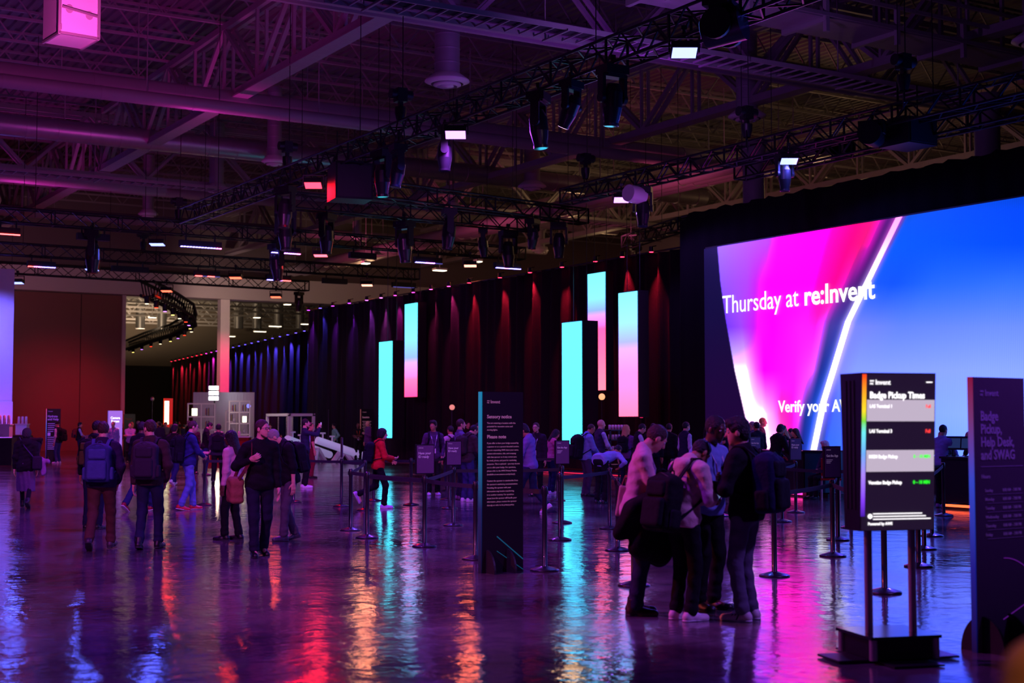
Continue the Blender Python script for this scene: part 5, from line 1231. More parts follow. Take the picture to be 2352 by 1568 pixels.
for a, b_ in (('a', 'b'), ('c', 'b'), ('c', 'h'), ('h', 'd'), ('g', 'c'), ('e', 'i'), ('f', 'i'), ('e', 'g'), ('d', 'm'), ('i', 'k'), ('k', 'j'), ('i', 'l'), ('j', 'm'), ('m', 'q'), ('k', 'p'), ('p', 'q'), ('o', 'p'), ('o', 's'), ('l', 'n'), ('r', 's'), ('t', 'r'), ('ai', 'y'), ('y', 'x'), ('w', 'x'), ('w', 'y'), ('v', 'z'), ('z', 'ab'), ('aa', 'z'), ('aa', 'af'), ('w', 'af'), ('ab', 'ac'), ('ac', 'ad'), ('ad', 'ae'), ('ae', 'ag'), ('af', 'ag'), ('x', 'ah'), ('t', 'u'), ('u', 'v')):
    belt(a, b_)

# ------------------------------------------------------------------ registration counters on the right
M_GREEN = mat('teal_counter_panel', (.0, .11, .10), .4, var=.1)
def counter(px0, px1, X, h, label, m, led=None, depth=.7):
    ya, yb = on_x(px0, X), on_x(px1, X); L = ya - yb
    t = thing('counter', label, 'counter', (X, yb, 0)); b = MB(); b.box((depth / 2, L / 2, h / 2 + .05), (depth, L, h - .16)); b.build('front_panel', m, t)
    b = MB(); b.box((depth / 2, L / 2, h - .02), (depth + .08, L + .04, .04)); b.build('counter_top', M_BLACK, t)
    b = MB(); b.box((depth / 2 + .05, L / 2, .05), (depth - .1, L - .05, .10)); b.build('plinth', M_BLACK, t)
    if led: b = MB(); b.box((-.012, L / 2, .075), (.02, L - .08, .05)); b.build('led_strip', mat('strip_' + led[0], (.02, .02, .02), .4, em=3, emc=led[1]), t)
    return t
XK = 23.3
counter(1700, 1839, XK, 1.08, 'black registration counter with a pink light line at its foot', M_BLACK, ('pink', (1, .03, .35)))
counter(1842, 1888, XK, 1.10, 'teal green end counter beside the seated woman', M_GREEN)
counter(2152, 2420, 22.6, 1.06, 'black registration counter with an orange light line at its foot', M_BLACK, ('orange', (1, .10, .03)))
t = thing('platform', 'long low black platform edge with a red light line before the drapes', 'platform', (XC - 1.6, on_x(1560, XC - 1.6), 0)); L = on_x(1010, XC - 1.6) - on_x(1560, XC - 1.6)
b = MB(); b.box((.6, L / 2, .06), (1.2, L, .12)); b.build('deck', M_BLACK, t); b = MB(); b.box((-.01, L * .35, .04), (.02, L * .5, .03)); b.build('led_strip', mat('strip_red', (.02, .02, .02), .4, em=1.0, emc=(1, .02, .08)), t)
def laptop(px_, py_, X, z, label, rz):
    p = plx(px_, py_, X); t = thing('laptop', label, 'laptop', (X, p.y, z), rz); b = MB(); b.box((0, 0, .01), (.34, .24, .018)); b.build('keyboard', M_CHROME, t)
    b = MB(); b.box((0, .14, .12), (.34, .012, .23), Matrix.Rotation(R(-15), 3, 'X')); b.build('lid', M_CHROME, t)
laptop(1812, 1022, XK + .3, 1.08, 'open silver laptop on the pink lit counter', R(100))
def monitor(px_, X, z, label, rz):
    t = thing('monitor', label, 'monitor', (X, on_x(px_, X), z), rz); b = MB(); b.box((0, 0, .01), (.2, .16, .02)); b.tube((0, .02, .02), (0, .03, .2), .02, n=8); b.build('stand', M_BLACK, t)
    b = MB(); b.box((0, 0, .27), (.42, .03, .28), Matrix.Rotation(R(-10), 3, 'X')); m_ = b.build('display', M_BLACK, t); b = MB(); b.box((0, -.02, .27), (.36, .004, .2), Matrix.Rotation(R(-10), 3, 'X')); b.build('picture', emit('monitor_dim', (40, 60, 120), .5), m_)
monitor(2178, 22.9, 1.06, 'black check-in monitor on the orange lit counter, left one', R(-70)); monitor(2220, 22.9, 1.06, 'black check-in monitor on the orange lit counter, right one', R(-70))
t = thing('can_rack', 'tall dark drinks rack with cans standing on top, near the big cyan column', 'rack', ground(1412, 1125), 0)
b = MB()
for sx in (-.28, .28):
    for sy in (-.2, .2): b.box((sx, sy, .78), (.04, .04, 1.56))
b.build('frame', M_BLACK, t); 
for z_ in (.3, .65, 1.0, 1.3, 1.55): b = MB(); b.box((0, 0, z_), (.60, .44, .03)); b.build('shelf', M_BLACK, t)
b0 = MB(); b0.lathe([(.001, 0), (.032, 0), (.033, .11), (.027, .125), (.001, .125)], 10)
can = None
for r_, z_ in enumerate((1.567, 1.317, 1.017)):
    for i_ in range(6):
        p = Vector((t.location.x - .24 + .095 * i_, t.location.y - .12, z_))
        if can is None: can = b0.build('drink_can', mat('can_print', s2l((235, 200, 215)), .3, metal=.3, var=.2, scale=30)); can.location = p; tag(can, 'pale drink can on the dark rack near the big cyan column', 'can', 'cans on the drinks rack')
        else: c = can.copy(); COL.objects.link(c); c.location = p
t = thing('folding_chair', 'red backed chair with the seated white haired woman', 'chair', ground(1908, 1146), R(-40)); b = MB(); b.box((0, .0, .46), (.46, .44, .05)); b.build('seat', cloth((150, 20, 30)), t)
b = MB(); b.box((0, -.22, .74), (.44, .04, .40), Matrix.Rotation(R(8), 3, 'X')); b.build('backrest', cloth((170, 20, 35)), t)
for sx in (-.2, .2):
    for sy in (-.19, .19): b = MB(); b.tube((sx, sy, 0), (sx, sy, .46 if sy > 0 else .9), .014, n=8); b.build('leg', M_CHROME, t)

# ------------------------------------------------------------------ lounge things in the distance
M_WT = mat('white_tube', (.75, .72, .78), .4, em=.0, var=.03)
p = ground(663, 1055); t = thing('swing_frame', 'white square frame with chain hung swings', 'swing frame', p, 0); lx, ly, hh = 1.25, 2.75, 2.12
for x, y in ((0, 0), (0, ly), (lx, 0), (lx, ly)): b = MB(); b.box((x, y, hh / 2), (.12, .12, hh)); b.build('leg', M_WT, t)
b = MB(); b.box((0, ly / 2, hh), (.12, ly + .12, .12)); b.box((lx, ly / 2, hh), (.12, ly + .12, .12)); b.box((lx / 2, 0, hh), (lx, .12, .12)); b.box((lx / 2, ly, hh), (lx, .12, .12)); b.build('top_frame', M_WT, t)
for y in (.9, 1.95):
    for x in (.25, 1.0):
        b = MB(); z = .5
        while z < hh - .08: b.box((x, y, z), (.05 if int(z * 20) % 2 else .02, .02 if int(z * 20) % 2 else .05, .055)); z += .05
        b.build('chain', M_CHROME, t)
    b = MB(); b.box((.62, y, .48), (.95, .34, .05)); b.build('swing_seat', M_WT, t)
lamp('SPOT', 'swing_spot', (p.x - 3, p.y + 0, 7), (p.x, p.y + 2, 1), 420, (1, .85, .95), .2, 40, .6)
def seesaw(ax_, ay, bx, by, za, zb_, fx, fy, label):
    a = plz(ax_, ay, za); bq = plz(bx, by, zb_); f_ = ground(fx, fy); 
    t = thing('seesaw', label, 'seesaw', f_); o = Vector(f_); a = Vector(a) - o; bq = Vector(bq) - o
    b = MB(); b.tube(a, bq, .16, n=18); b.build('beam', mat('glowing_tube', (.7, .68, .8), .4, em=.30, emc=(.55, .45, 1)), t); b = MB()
    c = (a + bq) / 2; dr = (bq - a).normalized()
    for s_ in (-1, 1): b.bar((s_ * .5 * dr.x, s_ * .5 * dr.y, 0), (0, 0, .62), .16, .16); b.bar((s_ * .5 * dr.x + .3, s_ * .5 * dr.y, 0), (.15, 0, .62), .14, .14)
    b.build('stand', M_WT, t); b = MB()
    for u in (.12, .3): q = a + (bq - a) * u; b.tube(q, q + Vector((0, 0, .38)), .035, n=8); b.tube(q + Vector((-.12, 0, .38)), q + Vector((.12, 0, .38)), .035, n=8)
    b.build('handle', M_WT, t)
seesaw(727, 1010, 845, 1050, 1.0, .22, 786, 1062, 'long white seesaw tube slanting down behind the queue posts'); seesaw(660, 1008, 757, 1044, 1.05, .30, 722, 1063, 'second white seesaw, partly behind the photographing man')
lamp('SPOT', 'seesaw_spot', ground(720, 1075) + Vector((0, 0, 8)), ground(775, 1052), 520, (.85, .7, 1), .2, 45, .6)
# tall thin posts and gooseneck lamps
def thin_post(px_, py_, h, label, ball=None, name='flag_post', cat='post'):
    t = thing(name, label, cat, ground(px_, py_)); b = MB(); b.tube((0, 0, .02), (0, 0, h), .028, n=8); b.build('pole', M_POST, t); b = MB(); b.lathe([(.001, .22), (.10, .16), (.42, .03), (.45, 0), (.001, 0)], 24); b.build('base', M_POST, t)
    if ball: b = MB(); b.sphere((0, 0, h), .11, 14); b.build('globe', ball, t)
thin_post(754, 1058, 2.35, 'thin dark pole on a domed base before the seesaw')
gl = mat('pink_globe', (.5, .3, .3), .3, em=.8, emc=(1, .3, .25))
thin_post(1038, 1072, 2.35, 'pole topped with a small glowing pink globe', gl, 'globe_lamp', 'lamp'); thin_post(1383, 1092, 2.6, 'tall gooseneck pole lamp with a warm globe near the pink column', mat('warm_globe', (.5, .3, .2), .3, em=1.2, emc=(1, .45, .2)), 'globe_lamp', 'lamp')
thin_post(348, 1046, 3.0, 'thin flag pole rising over the distant red crowd', M_CHROME)
thin_post(570, 1048, 2.6, 'pole with a tiny blue globe beside the lit shelves', mat('blue_globe', (.1, .1, .4), .3, em=1.5, emc=(.2, .2, 1)), 'globe_lamp', 'lamp')
t = thing('tube_light', 'pink upright tube lamp beside the lowest pink column', 'lamp', ground(1474, 1097)); b = MB(); b.tube((0, 0, 0), (0, 0, 1.9), .02, n=8); b.build('pole', M_BLACK, t); b = MB(); b.tube((0, 0, 1.9), (0, 0, 2.35), .05, n=10); b.build('tube', emit('tube_pink', (255, 40, 110), 1.3), t)
# shelves of the lounge bar behind the column
def shelf_unit(px_, py_, w_, h_, cols_, rows_, label, rz, extra=None, m=M_WT):
    sn = label.split(',')[0].split(' left of')[0].split(' right of')[0].split(' hard')[0]
    t = thing('display_shelf', label, 'shelf', ground(px_, py_), rz); b = MB()
    for c_ in range(cols_ + 1): b.box((-w_ / 2 + w_ * c_ / cols_, 0, h_ / 2), (.06, .35, h_))
    b.build('upright', m, t)
    for r_ in range(rows_ + 1): b = MB(); b.box((0, 0, .03 + (h_ - .06) * r_ / rows_), (w_ + .06, .35, .06)); b.build('shelf_board', m, t)
    rn = random.Random(px_)
    for c_ in range(cols_):
        for r_ in range(1, rows_):
            cw, rh = w_ / cols_, (h_ - .06) / rows_; k_ = rn.random()
            loc = Vector(t.location) + Matrix.Rotation(rz, 3, 'Z') @ Vector((-w_ / 2 + cw * (c_ + .5), 0, .06 + rh * r_ + .01))
            side = ['left', 'middle', 'right', 'far right'][c_]; lv = ['bottom', 'second', 'third', 'top', 'uppermost'][min(4, r_ - 1)]
            if k_ < .35:
                q = MB(); q.lathe([(.001, 0), (.07, 0), (.09, .12), (.04, .2), (.045, .26)], 10); o = q.build('vase', mat('vase_glaze', (.4, .35, .5), .3, var=.1)); o.location = loc; tag(o, 'rounded vase, %s of %s board, %s' % (side, lv, sn), 'vase')
            elif k_ < .6:
                q = MB(); q.box((0, 0, rh * .3), (cw * .4, .2, rh * .55)); o = q.build('lantern', emit('shelf_lamp', (255, 240, 190), 4)); o.location = loc; o.rotation_euler.z = rz; tag(o, 'glowing lantern, %s of %s board, %s' % (side, lv, sn), 'lamp')
            else:
                for n_ in range(4):
                    q = MB(); q.box((0, 0, rh * .32), (.04, .2, rh * (.5 + .12 * (n_ % 2)))); o = q.build('book', cloth(((160, 60, 50), (70, 90, 160), (200, 180, 120), (60, 60, 70))[n_])); o.location = loc + Matrix.Rotation(rz, 3, 'Z') @ Vector((-.1 + .05 * n_, 0, 0)); o.rotation_euler.z = rz
                    tag(o, '%s book, %s of %s board, %s' % (('red', 'blue', 'cream', 'dark')[n_], side, lv, sn), 'book', 'books on the lounge shelves')
    return t
shelf_unit(461, 1048, 1.35, 2.75, 2, 4, 'orange lit lounge shelf left of the column, half hidden', R(-20))
shelf_unit(549, 1050, 1.0, 2.85, 2, 5, 'white lounge shelf right of the column, with open cells', R(-20))
shelf_unit(530, 1046, .55, 2.4, 1, 4, 'narrow lounge shelf hard against the column', R(-20))
t = thing('awning_panel', 'pale corrugated back panel above the lounge shelves', 'panel', ground(508, 1043), R(-YAW)); b = MB()
for i_ in range(40): b.box((-1.65 + i_ * .085, .5 + .02 * (i_ % 2), 1.72), (.085, .04, 3.42))
b.build('ribbed_sheet', mat('ribbed_sheet', (.55, .5, .6), .4, metal=.3, var=.05), t)
t = thing('neon_sign', 'white neon sign of three stacked bars on a pole by the column', 'sign', ground(489, 1045), R(-YAW)); b = MB()
for z_ in (3.05, 3.33, 3.61): b.box((0, 0, z_), (.50, .1, .20))
b.build('lit_bar', emit('neon_white', (240, 250, 255), 7), t); b = MB(); b.tube((.05, 0, 0), (.05, 0, 3.7), .035, n=8); b.build('pole', M_BLACK, t)
t = thing('coffee_counter', 'red lit bar counter at the foot of the column', 'counter', ground(524, 1062), R(-YAW)); b = MB(); b.box((0, 0, .55), (1.9, .7, 1.1)); b.build('front_panel', cloth((150, 24, 30)), t); b = MB(); b.box((0, 0, 1.12), (2.0, .8, .05)); b.build('counter_top', M_WT, t)
p = ground(524, 1062)
for i_ in range(5):
    b = MB(); b.lathe([(.001, 0), (.05, 0), (.065, .22), (.001, .22)], 10); o = b.build('paper_cup_stack', M_WT); o.location = p + Vector((-.45 + .22 * i_, .28 - .12 * i_, 1.145)); tag(o, 'stack of white cups on the red bar counter by the column', 'cup', 'cup stacks on the bar counter')
lamp('POINT', 'lounge_lamp', ground(500, 1052) + Vector((0, 0, 2.4)), None, 45, (1, .75, .5), .15); lamp('SPOT', 'column_red', (c0.x - 3, YW - 12, 7.5), (c0.x, YW, 3.5), 7000, (1, .03, .16), .2, 40, .8); lamp('SPOT', 'column_warm', (c0.x - 12, YW - 3, 7.5), (c0.x, YW, 5.0), 1300, (1, .38, .30), .2, 30, .8)
# water stations at the left edge
def cooler(px_, py_, label, cups):
    p = ground(px_, py_); t = thing('water_station', label, 'water station', p, R(-YAW)); b = MB(); b.box((0, 0, .56), (.85, .6, 1.12)); b.build('cabinet', M_BLACK, t); b = MB(); b.box((0, 0, 1.40), (.55, .4, .50)); b.build('water_tank', M_GLASS, t)
    b = MB(); b.box((0, 0, 1.67), (.62, .46, .04)); b.build('tank_lid', M_WT, t); b = MB(); b.tube((0, -.2, 1.25), (0, -.28, 1.25), .02, n=8); b.build('tap', M_CHROME, t)
    for i_ in range(3):
        q = MB(); q.lathe([(.001, 0), (.07, 0), (.055, .34), (.001, .36)], 12); o = q.build('cup_stack', M_WT); o.location = p + Matrix.Rotation(R(-YAW), 3, 'Z') @ Vector((-.18 + .18 * i_, 0, 1.695)); tag(o, 'stack of white cups on the %s' % label.split(' with')[0], 'cup', 'cup stacks on the water stations')
cooler(8, 1068, 'black water station with clear tank before the blue wall', 3); cooler(50, 1052, 'black water station with clear tank by the red wall corner', 3)
for sgx, cc, wv_, tx in ((-4, RED, 900, 270), (0, RED, 700, 200)):
    q = ground(tx, 1040); lamp('SPOT', 'red_wall_wash', (q.x - 2, YW - 9, 6.5), (q.x, YW, 1.0 if tx > 250 else 3), wv_ * 1.0, (1, .02, .10), .2, 60, .9)
lamp('SPOT', 'red_crowd_wash', ground(380, 1035) + Vector((0, 0, 9)), ground(380, 1040), 1800, RED, .3, 80, .7)

# ------------------------------------------------------------------ people, nearest first
P = person
WHT = (225, 220, 225)
# the group of four at right
c = P(1459, 1411, 'person in pale T-shirt holding a black jacket and looking down, leftmost of the front group', 1.80, 92, 'near', 'stand', ('carry', 'carry'), 9, (-14, 36), hair='short', hairc='brown', skin_='light', top=(214, 170, 180), sleeve='short', bottom=(34, 38, 62), shoe=(48, 26, 22), shoekind='boot', extra=('lanyard',))
tw, TR = c['tw'], c['TR']
t = thing('jacket', 'black jacket draped over the forearms of the person in the pale T-shirt', 'jacket', c['loc'], c['rz'])
smesh('jacket_cloth', [RC(tw((-.20, .22, 1.10)), tw((.20, .24, 1.12)), .085, .085, .05), RC(tw((-.16, .26, 1.05)), tw((-.18, .24, .68)), .10, .12, .06), RC(tw((.05, .28, 1.05)), tw((.05, .26, .62)), .10, .14, .06), RC(tw((-.05, .27, 1.0)), tw((-.02, .25, .66)), .10, .12, .06), RC(tw((.16, .26, 1.15)), tw((.10, .20, 1.30)), .09, .06, .06), RC(tw((.22, .16, 1.08)), tw((.24, -.02, .96)), .085, .09, .06), RC(tw((.24, -.02, .96)), tw((.22, -.10, .74)), .09, .07, .06), RC(tw((.22, .12, 1.0)), tw((.20, .10, .64)), .11, .12, .06)], .012, cloth((10, 9, 12)), t, disp=lambda X, Y, Z: .010 * np.sin(42 * X + 9 * Z) + .006 * np.sin(30 * Y - 20 * Z))
t = thing('tote_bag', 'tan paper bag behind the arm of the person in the pale T-shirt', 'bag', c['loc'], c['rz']); smesh('bag_body', [BX(tw((-.22, -.10, 1.0)), V3(.012, .045, .13), .015, TR, .01)], .012, cloth((190, 165, 150)), t)
MB().path([Vector(tw(q)) for q in ((-.22, -.14, 1.14), (-.22, -.12, 1.24), (-.22, -.08, 1.24), (-.22, -.06, 1.14))], .006).build('handle', cloth((160, 100, 80)), t)
c = P(1570, 1424, 'person in cream hooded top with a cross strap, head bowed over a phone', 1.68, 55, 'near', 'stand', ('phone', 'tap'), 10, (5, 42), hair='short', hairc='black', skin_='tan', top=(216, 186, 176), topkind='hoodie', bottom=(12, 12, 18), shoe=(228, 214, 212), shoekind='sneaker')
backpack(c, 'big black backpack of the person in the cream hooded top', (12, 12, 18), (18, 18, 26), 1.15, 'both', (0, -.03, -.12))
phone_in(c, 0, 'phone held by the person in the cream hooded top')
c = P(1622, 1400, 'tall person in light blue T-shirt with white lanyard, standing behind the cream hooded top', 1.84, 138, 'near', 'stand', ('phone', 'phone'), 6, (-5, 14), hair='short', hairc='black', skin_='dark', top=(120, 150, 205), sleeve='short', bottom=(12, 12, 16), shoe=(16, 14, 16), fat=1.18, extra=('lanyard',))
c = P(1716, 1424, 'person in dark jacket and grey jeans with black striped white sneakers, facing the group', 1.80, -58, 'near', 'stand', ('tap', 'chest'), 3, (-22, 6), hair='full', hairc='black', skin_='light', top=(14, 13, 20), topkind='jacket', bottom=(92, 92, 108), shoe=(220, 208, 205), shoekind='sneaker')
backpack(c, 'blue topped black backpack of the person in grey jeans', (18, 24, 60), (12, 12, 20), 1.12)
for o in list(c['root'].children):
    if o.name.startswith('sneaker'):
        bb = [Vector(v.co) for v in o.data.vertices]; ctr = sum(bb, Vector()) / len(bb); b = MB()
        for k in range(3):
            for sx in (-1, 1): b.bar((ctr.x + sx * .046, ctr.y - .01 + .028 * k, ctr.z - .026), (ctr.x + sx * .038, ctr.y - .03 + .028 * k, ctr.z + .022), .006, .011)
        b.build('stripe', M_BLACK, o)
# left and middle walkers
c = P(595, 1277, 'bearded person in black sweater and glasses with a leather shoulder bag, walking forward', 1.80, 158, 'near', 'stepr', ('down', 'strap'), 2, (-38, 2), hair='short', hairc='brown', beard='brown', skin_='light', top=(9, 8, 11), topkind='sweater', bottom=(20, 22, 40), shoe=(10, 10, 12), extra=('glasses',), fat=1.1)
tw, TR = c['tw'], c['TR']; t = thing('shoulder_bag', 'tan leather shoulder bag hanging from the bearded walker', 'bag', c['loc'], c['rz'])
smesh('bag_body', [BX(tw((.30, -.12, .86)), V3(.04, .13, .12), .05, TR, .02), RC(tw((.31, -.02, .93)), tw((.31, -.24, .93)), .05, .05, .03)], .010, cloth((138, 84, 62)), t, disp=lambda X, Y, Z: .004 * np.sin(50 * Z + 20 * Y))
b = MB(); b.ribbon([Vector(tw(q)) for q in ((.30, -.22, .98), (.20, -.14, 1.30), (.125, -.06, 1.49), (.125, .05, 1.475), (.14, .14, 1.30), (.23, .12, 1.12), (.30, .02, .98))], .045, .012); b.build('bag_strap', cloth((96, 44, 40)), t)
for sh_ in [o for o in c['root'].children if o.name.startswith('shoe')]:
    bb = [Vector(v.co) for v in sh_.data.vertices]; zz = max(v.z for v in bb); top_ = [v for v in bb if v.z > zz - .02]; ct = sum(top_, Vector()) / len(top_)
    MB().tube((ct.x, ct.y, ct.z - .03), (ct.x, ct.y + .005, ct.z + .06), .045, n=14).build('sock', cloth((190, 185, 200)), c['root'])
c = P(535, 1240, 'person in pale pink sweater with long dark hair, half behind the bearded walker', 1.64, -70, 'near', 'contra', ('down', 'pocket'), 3, (-5, 5), hair='long', hairc='black', skin_='dark', top=(214, 160, 178), topkind='sweater', bottom=(12, 12, 18), shoe=(14, 13, 18))
c = P(662, 1241, 'grey haired person with orange lanyard bending the head to the left', 1.74, -128, 'near', 'stepl', ('down', 'chest'), 13, (18, 40), hair='short', hairc='grey', skin_='light', top=(12, 11, 20), topkind='jacket', bottom=(78, 70, 82), shoe=(58, 52, 66), extra=('orange_lanyard',), fat=1.05, sleeve='roll')
backpack(c, 'black backpack of the grey haired person with orange lanyard', (10, 12, 26))
c = P(231, 1262, 'person in dark plum top and brown trousers walking away, nearest on the left', 1.80, -4, 'near', 'walkr', ('swingf', 'pocket'), 2, (0, 4), hair='short', hairc='brown', skin_='light', top=(38, 22, 58), topkind='jacket', bottom=(84, 54, 48), shoe=(60, 48, 60), shoekind='sneaker', fat=1.16)
backpack(c, 'blue grey backpack with red trim on the person in brown trousers', (44, 56, 104), (60, 72, 126), 1.1)
c = P(342, 1260, 'person in olive jacket and jeans walking away with head turned left', 1.80, 2, 'near', 'stepr', ('down', 'pocket'), 2, (-55, 2), hair='short', hairc='brown', skin_='light', top=(58, 44, 42), topkind='jacket', bottom=(30, 36, 66), shoe=(24, 18, 24), shoekind='boot')
backpack(c, 'grey black backpack with loops on the person in the olive jacket', (52, 42, 58), (44, 36, 50), 1.08)
c = P(212, 1215, 'person in black and patterned jacket seen left of the plum top walker', 1.80, 8, 'near', 'stand', ('down', 'phone'), 4, (25, 12), hair='short', hairc='black', skin_='tan', top=(20, 18, 34), topkind='jacket', bottom=(26, 32, 66), shoe=(20, 20, 26))
backpack(c, 'black backpack with yellow green weave, far left of the walkers', (14, 14, 20), (88, 78, 48), .95)
c = P(320, 1174, 'person in black with red shoes, hidden behind the olive jacket walker', 1.80, 25, 'mid', 'walkr', ('down', 'down'), 3, (0, 0), hair='short', hairc='black', skin_='dark', top=(12, 10, 20), topkind='jacket', bottom=(32, 42, 84), shoe=(140, 16, 34), shoekind='sneaker')
c = P(431, 1171, 'person in blue sweater, light jeans and red shoes, facing right', 1.80, 62, 'near', 'stepl', ('phone', 'carry'), 4, (8, 8), hair='short', hairc='brown', skin_='light', top=(36, 44, 104), topkind='sweater', bottom=(96, 116, 190), shoe=(196, 20, 40), shoekind='sneaker', extra=('glasses',), fat=1.1)
backpack(c, 'black backpack on the person in the blue sweater', (12, 12, 22), (16, 16, 30), 1.15)
c = P(398, 1115, 'person with black hair and backpack left of the blue sweater', 1.72, 10, 'mid', 'walkl', ('down', 'down'), 2, (0, 0), hair='full', hairc='black', skin_='tan', top=(26, 14, 20), bottom=(28, 38, 88), shoe=(170, 225, 200), shoekind='sneaker')
backpack(c, 'dark backpack on the black haired person left of the blue sweater', (16, 12, 16))
c = P(500, 1114, 'person in grey sweater with black backpack walking away before the lounge', 1.74, -5, 'mid', 'walkr', ('down', 'down'), 2, (0, 0), hair='short', hairc='black', skin_='tan', top=(46, 40, 60), topkind='sweater', bottom=(12, 11, 16), shoe=(14, 14, 16), fat=1.12)
backpack(c, 'black backpack on the person walking away before the lounge', (14, 14, 24), None, 1.0)
c = P(470, 1092, 'person in dark jacket looking down at a phone beside the lounge shelf', 1.80, 75, 'mid', 'stand', ('phone', 'phone'), 5, (0, 28), hair='short', hairc='black', skin_='light', top=(24, 16, 26), topkind='jacket', bottom=(34, 44, 100), shoe=(40, 20, 30), extra=('orange_lanyard',))
c = P(443, 1088, 'person in red lit top between the blue sweater and the phone reader', 1.72, 150, 'mid', 'stand', ('down', 'down'), 2, (0, 0), hair='short', hairc='brown', skin_='light', top=(60, 24, 40), bottom=(20, 20, 40))
c = P(57, 1166, 'person in black coat and long grey skirt walking away at far left', 1.66, -12, 'near', 'walkl', ('down', 'down'), 4, (10, 6), hair='bob', hairc='black', skin_='light', top=(10, 9, 14), topkind='coat', bottom=(92, 72, 104), bottomkind='skirt', shoe=(12, 10, 14), shoekind='boot')
tw, TR = c['tw'], c['TR']; t = thing('handbag', 'dark handbag with long strap on the person in the grey skirt', 'bag', c['loc'], c['rz'])
smesh('bag_body', [BX(tw((.24, -.08, .93)), V3(.05, .10, .10), .04, TR, .02)], .012, cloth((34, 26, 44)), t); b = MB(); b.ribbon([Vector(tw(q)) for q in ((-.14, .02, 1.47), (-.02, -.15, 1.28), (.16, -.14, 1.06), (.24, -.10, 1.02))], .02, .008); b.build('bag_strap', cloth((60, 50, 90)), t)
t = thing('folded_coat', 'pink grey coat carried over the arm of the person in the grey skirt', 'coat', c['loc'], c['rz']); smesh('cloth_bundle', [RC(tw((.30, .0, 1.0)), tw((.44, -.08, .96)), .06, .05, .04), RC(tw((.34, -.04, .95)), tw((.36, -.06, .72)), .06, .05, .04)], .012, cloth((130, 92, 140)), t, disp=lambda X, Y, Z: .008 * np.sin(50 * X + 20 * Z))
c = P(133, 1064, 'person in white T-shirt and dark vest with backpack in front of the hydration sign', 1.80, -75, 'mid', 'stand', ('down', 'down'), 2, (0, 8), hair='cap', hairc='black', skin_='light', top=(30, 24, 52), topkind='vest', sleeve='none', bottom=(56, 66, 130), shoe=(225, 220, 250), shoekind='sneaker')
backpack(c, 'black backpack on the person before the hydration sign', (12, 12, 24), None, 1.1)
c = P(90, 1068, 'person in navy jacket bending far down to the left by the water station', 1.80, -100, 'mid', 'stand', ('down', 'down'), 82, (0, -10), hair='short', hairc='black', skin_='light', top=(22, 26, 60), topkind='jacket', bottom=(74, 60, 116), shoe=(30, 20, 30))
c = P(180, 1052, 'person in dark vest with a red backpack by the red wall', 1.76, 70, 'mid', 'stand', ('down', 'carry'), 3, (10, 0), hair='full', hairc='black', skin_='light', top=(26, 14, 20), topkind='vest', sleeve='none', bottom=(38, 16, 60), shoe=(120, 30, 40))
backpack(c, 'red backpack on the person by the red wall', (150, 36, 30), (40, 16, 30))
P(224, 1050, 'person in white top facing the red wall behind the walkers', 1.80, 40, 'mid', 'stand', ('down', 'down'), 2, (10, 0), hair='short', hairc='black', skin_='light', top=(220, 180, 180), bottom=(30, 20, 40))
c = P(259, 1066, 'person in pale shirt with lanyard facing forward before the glowing violet sign', 1.80, 178, 'mid', 'stand', ('down', 'down'), 0, (10, 0), hair='short', hairc='grey', beard='grey', skin_='light', top=(150, 145, 215), bottom=(18, 16, 30), extra=('lanyard',), fat=1.15)
P(298, 1062, 'person in pale shirt with arms folded beside the glowing violet sign', 1.76, 170, 'mid', 'stand', ('cross', 'cross'), 0, (0, 0), hair='short', hairc='brown', skin_='light', top=(170, 150, 205), bottom=(20, 16, 30))
# middle ground
c = P(699, 1120, 'person in denim shirt raising a phone with both hands to take a photo', 1.86, 72, 'near', 'stand', ('up', 'up'), 0, (5, 0), hair='short', hairc='black', beard='brown', skin_='light', top=(34, 42, 66), bottom=(12, 12, 20), shoe=(215, 195, 225), shoekind='sneaker', extra=('lanyard',))
t = thing('phone', 'phone held up sideways by the person in the denim shirt', 'phone', to_world(c, (c['wr'][0] + c['wr'][1]) / 2 + c['hn'][0] * .08 + V3(0, .02, .04)), c['rz']); b = MB(); b.box((0, 0, 0), (.17, .01, .08)); b.build('case', M_BLACK, t); b = MB(); b.box((0, -.006, 0), (.155, .002, .07)); b.build('screen', emit('photo_screen', (190, 130, 240), .9), t)
P(712, 1098, 'person in dark red polo with glasses just behind the raised phone', 1.76, 60, 'mid', 'stand', ('down', 'down'), 0, (50, 0), hair='short', hairc='brown', skin_='light', top=(70, 14, 26), topkind='polo', sleeve='short', bottom=(110, 26, 50), extra=('glasses',))
c = P(868, 1167, 'person in red hooded jacket and face mask walking right past the queue posts', 1.66, 78, 'near', 'kick', ('carry', 'phone'), 6, (0, 4), hair='bob', hairc='black', skin_='light', top=(206, 34, 40), topkind='hoodie', bottom=(12, 10, 16), shoe=(205, 175, 240), shoekind='sneaker', extra=('mask',))
backpack(c, 'black backpack on the person in the red jacket', (12, 12, 30), None, 1.0)
c = P(620, 1060, 'person in green grey cardigan standing behind the swings', 1.70, 180, 'mid', 'stand', ('carry', 'carry'), 0, (0, 0), hair='full', hairc='brown', skin_='light', top=(110, 130, 110), bottom=(20, 14, 20))
P(645, 1056, 'seated visitor low behind the swing seats', 1.55, 170, 'far', 'sit', ('carry', 'carry'), 4, (0, 10), hair='short', hairc='black', skin_='tan', top=(150, 60, 30), bottom=(30, 20, 26), seat=.48)
c = P(768, 1056, 'person in mint green sweater beside the seesaw, looking left', 1.70, -120, 'mid', 'stand', ('hip', 'down'), 0, (0, 0), hair='full', hairc='black', skin_='light', top=(120, 205, 160), topkind='sweater', bottom=(14, 12, 16))
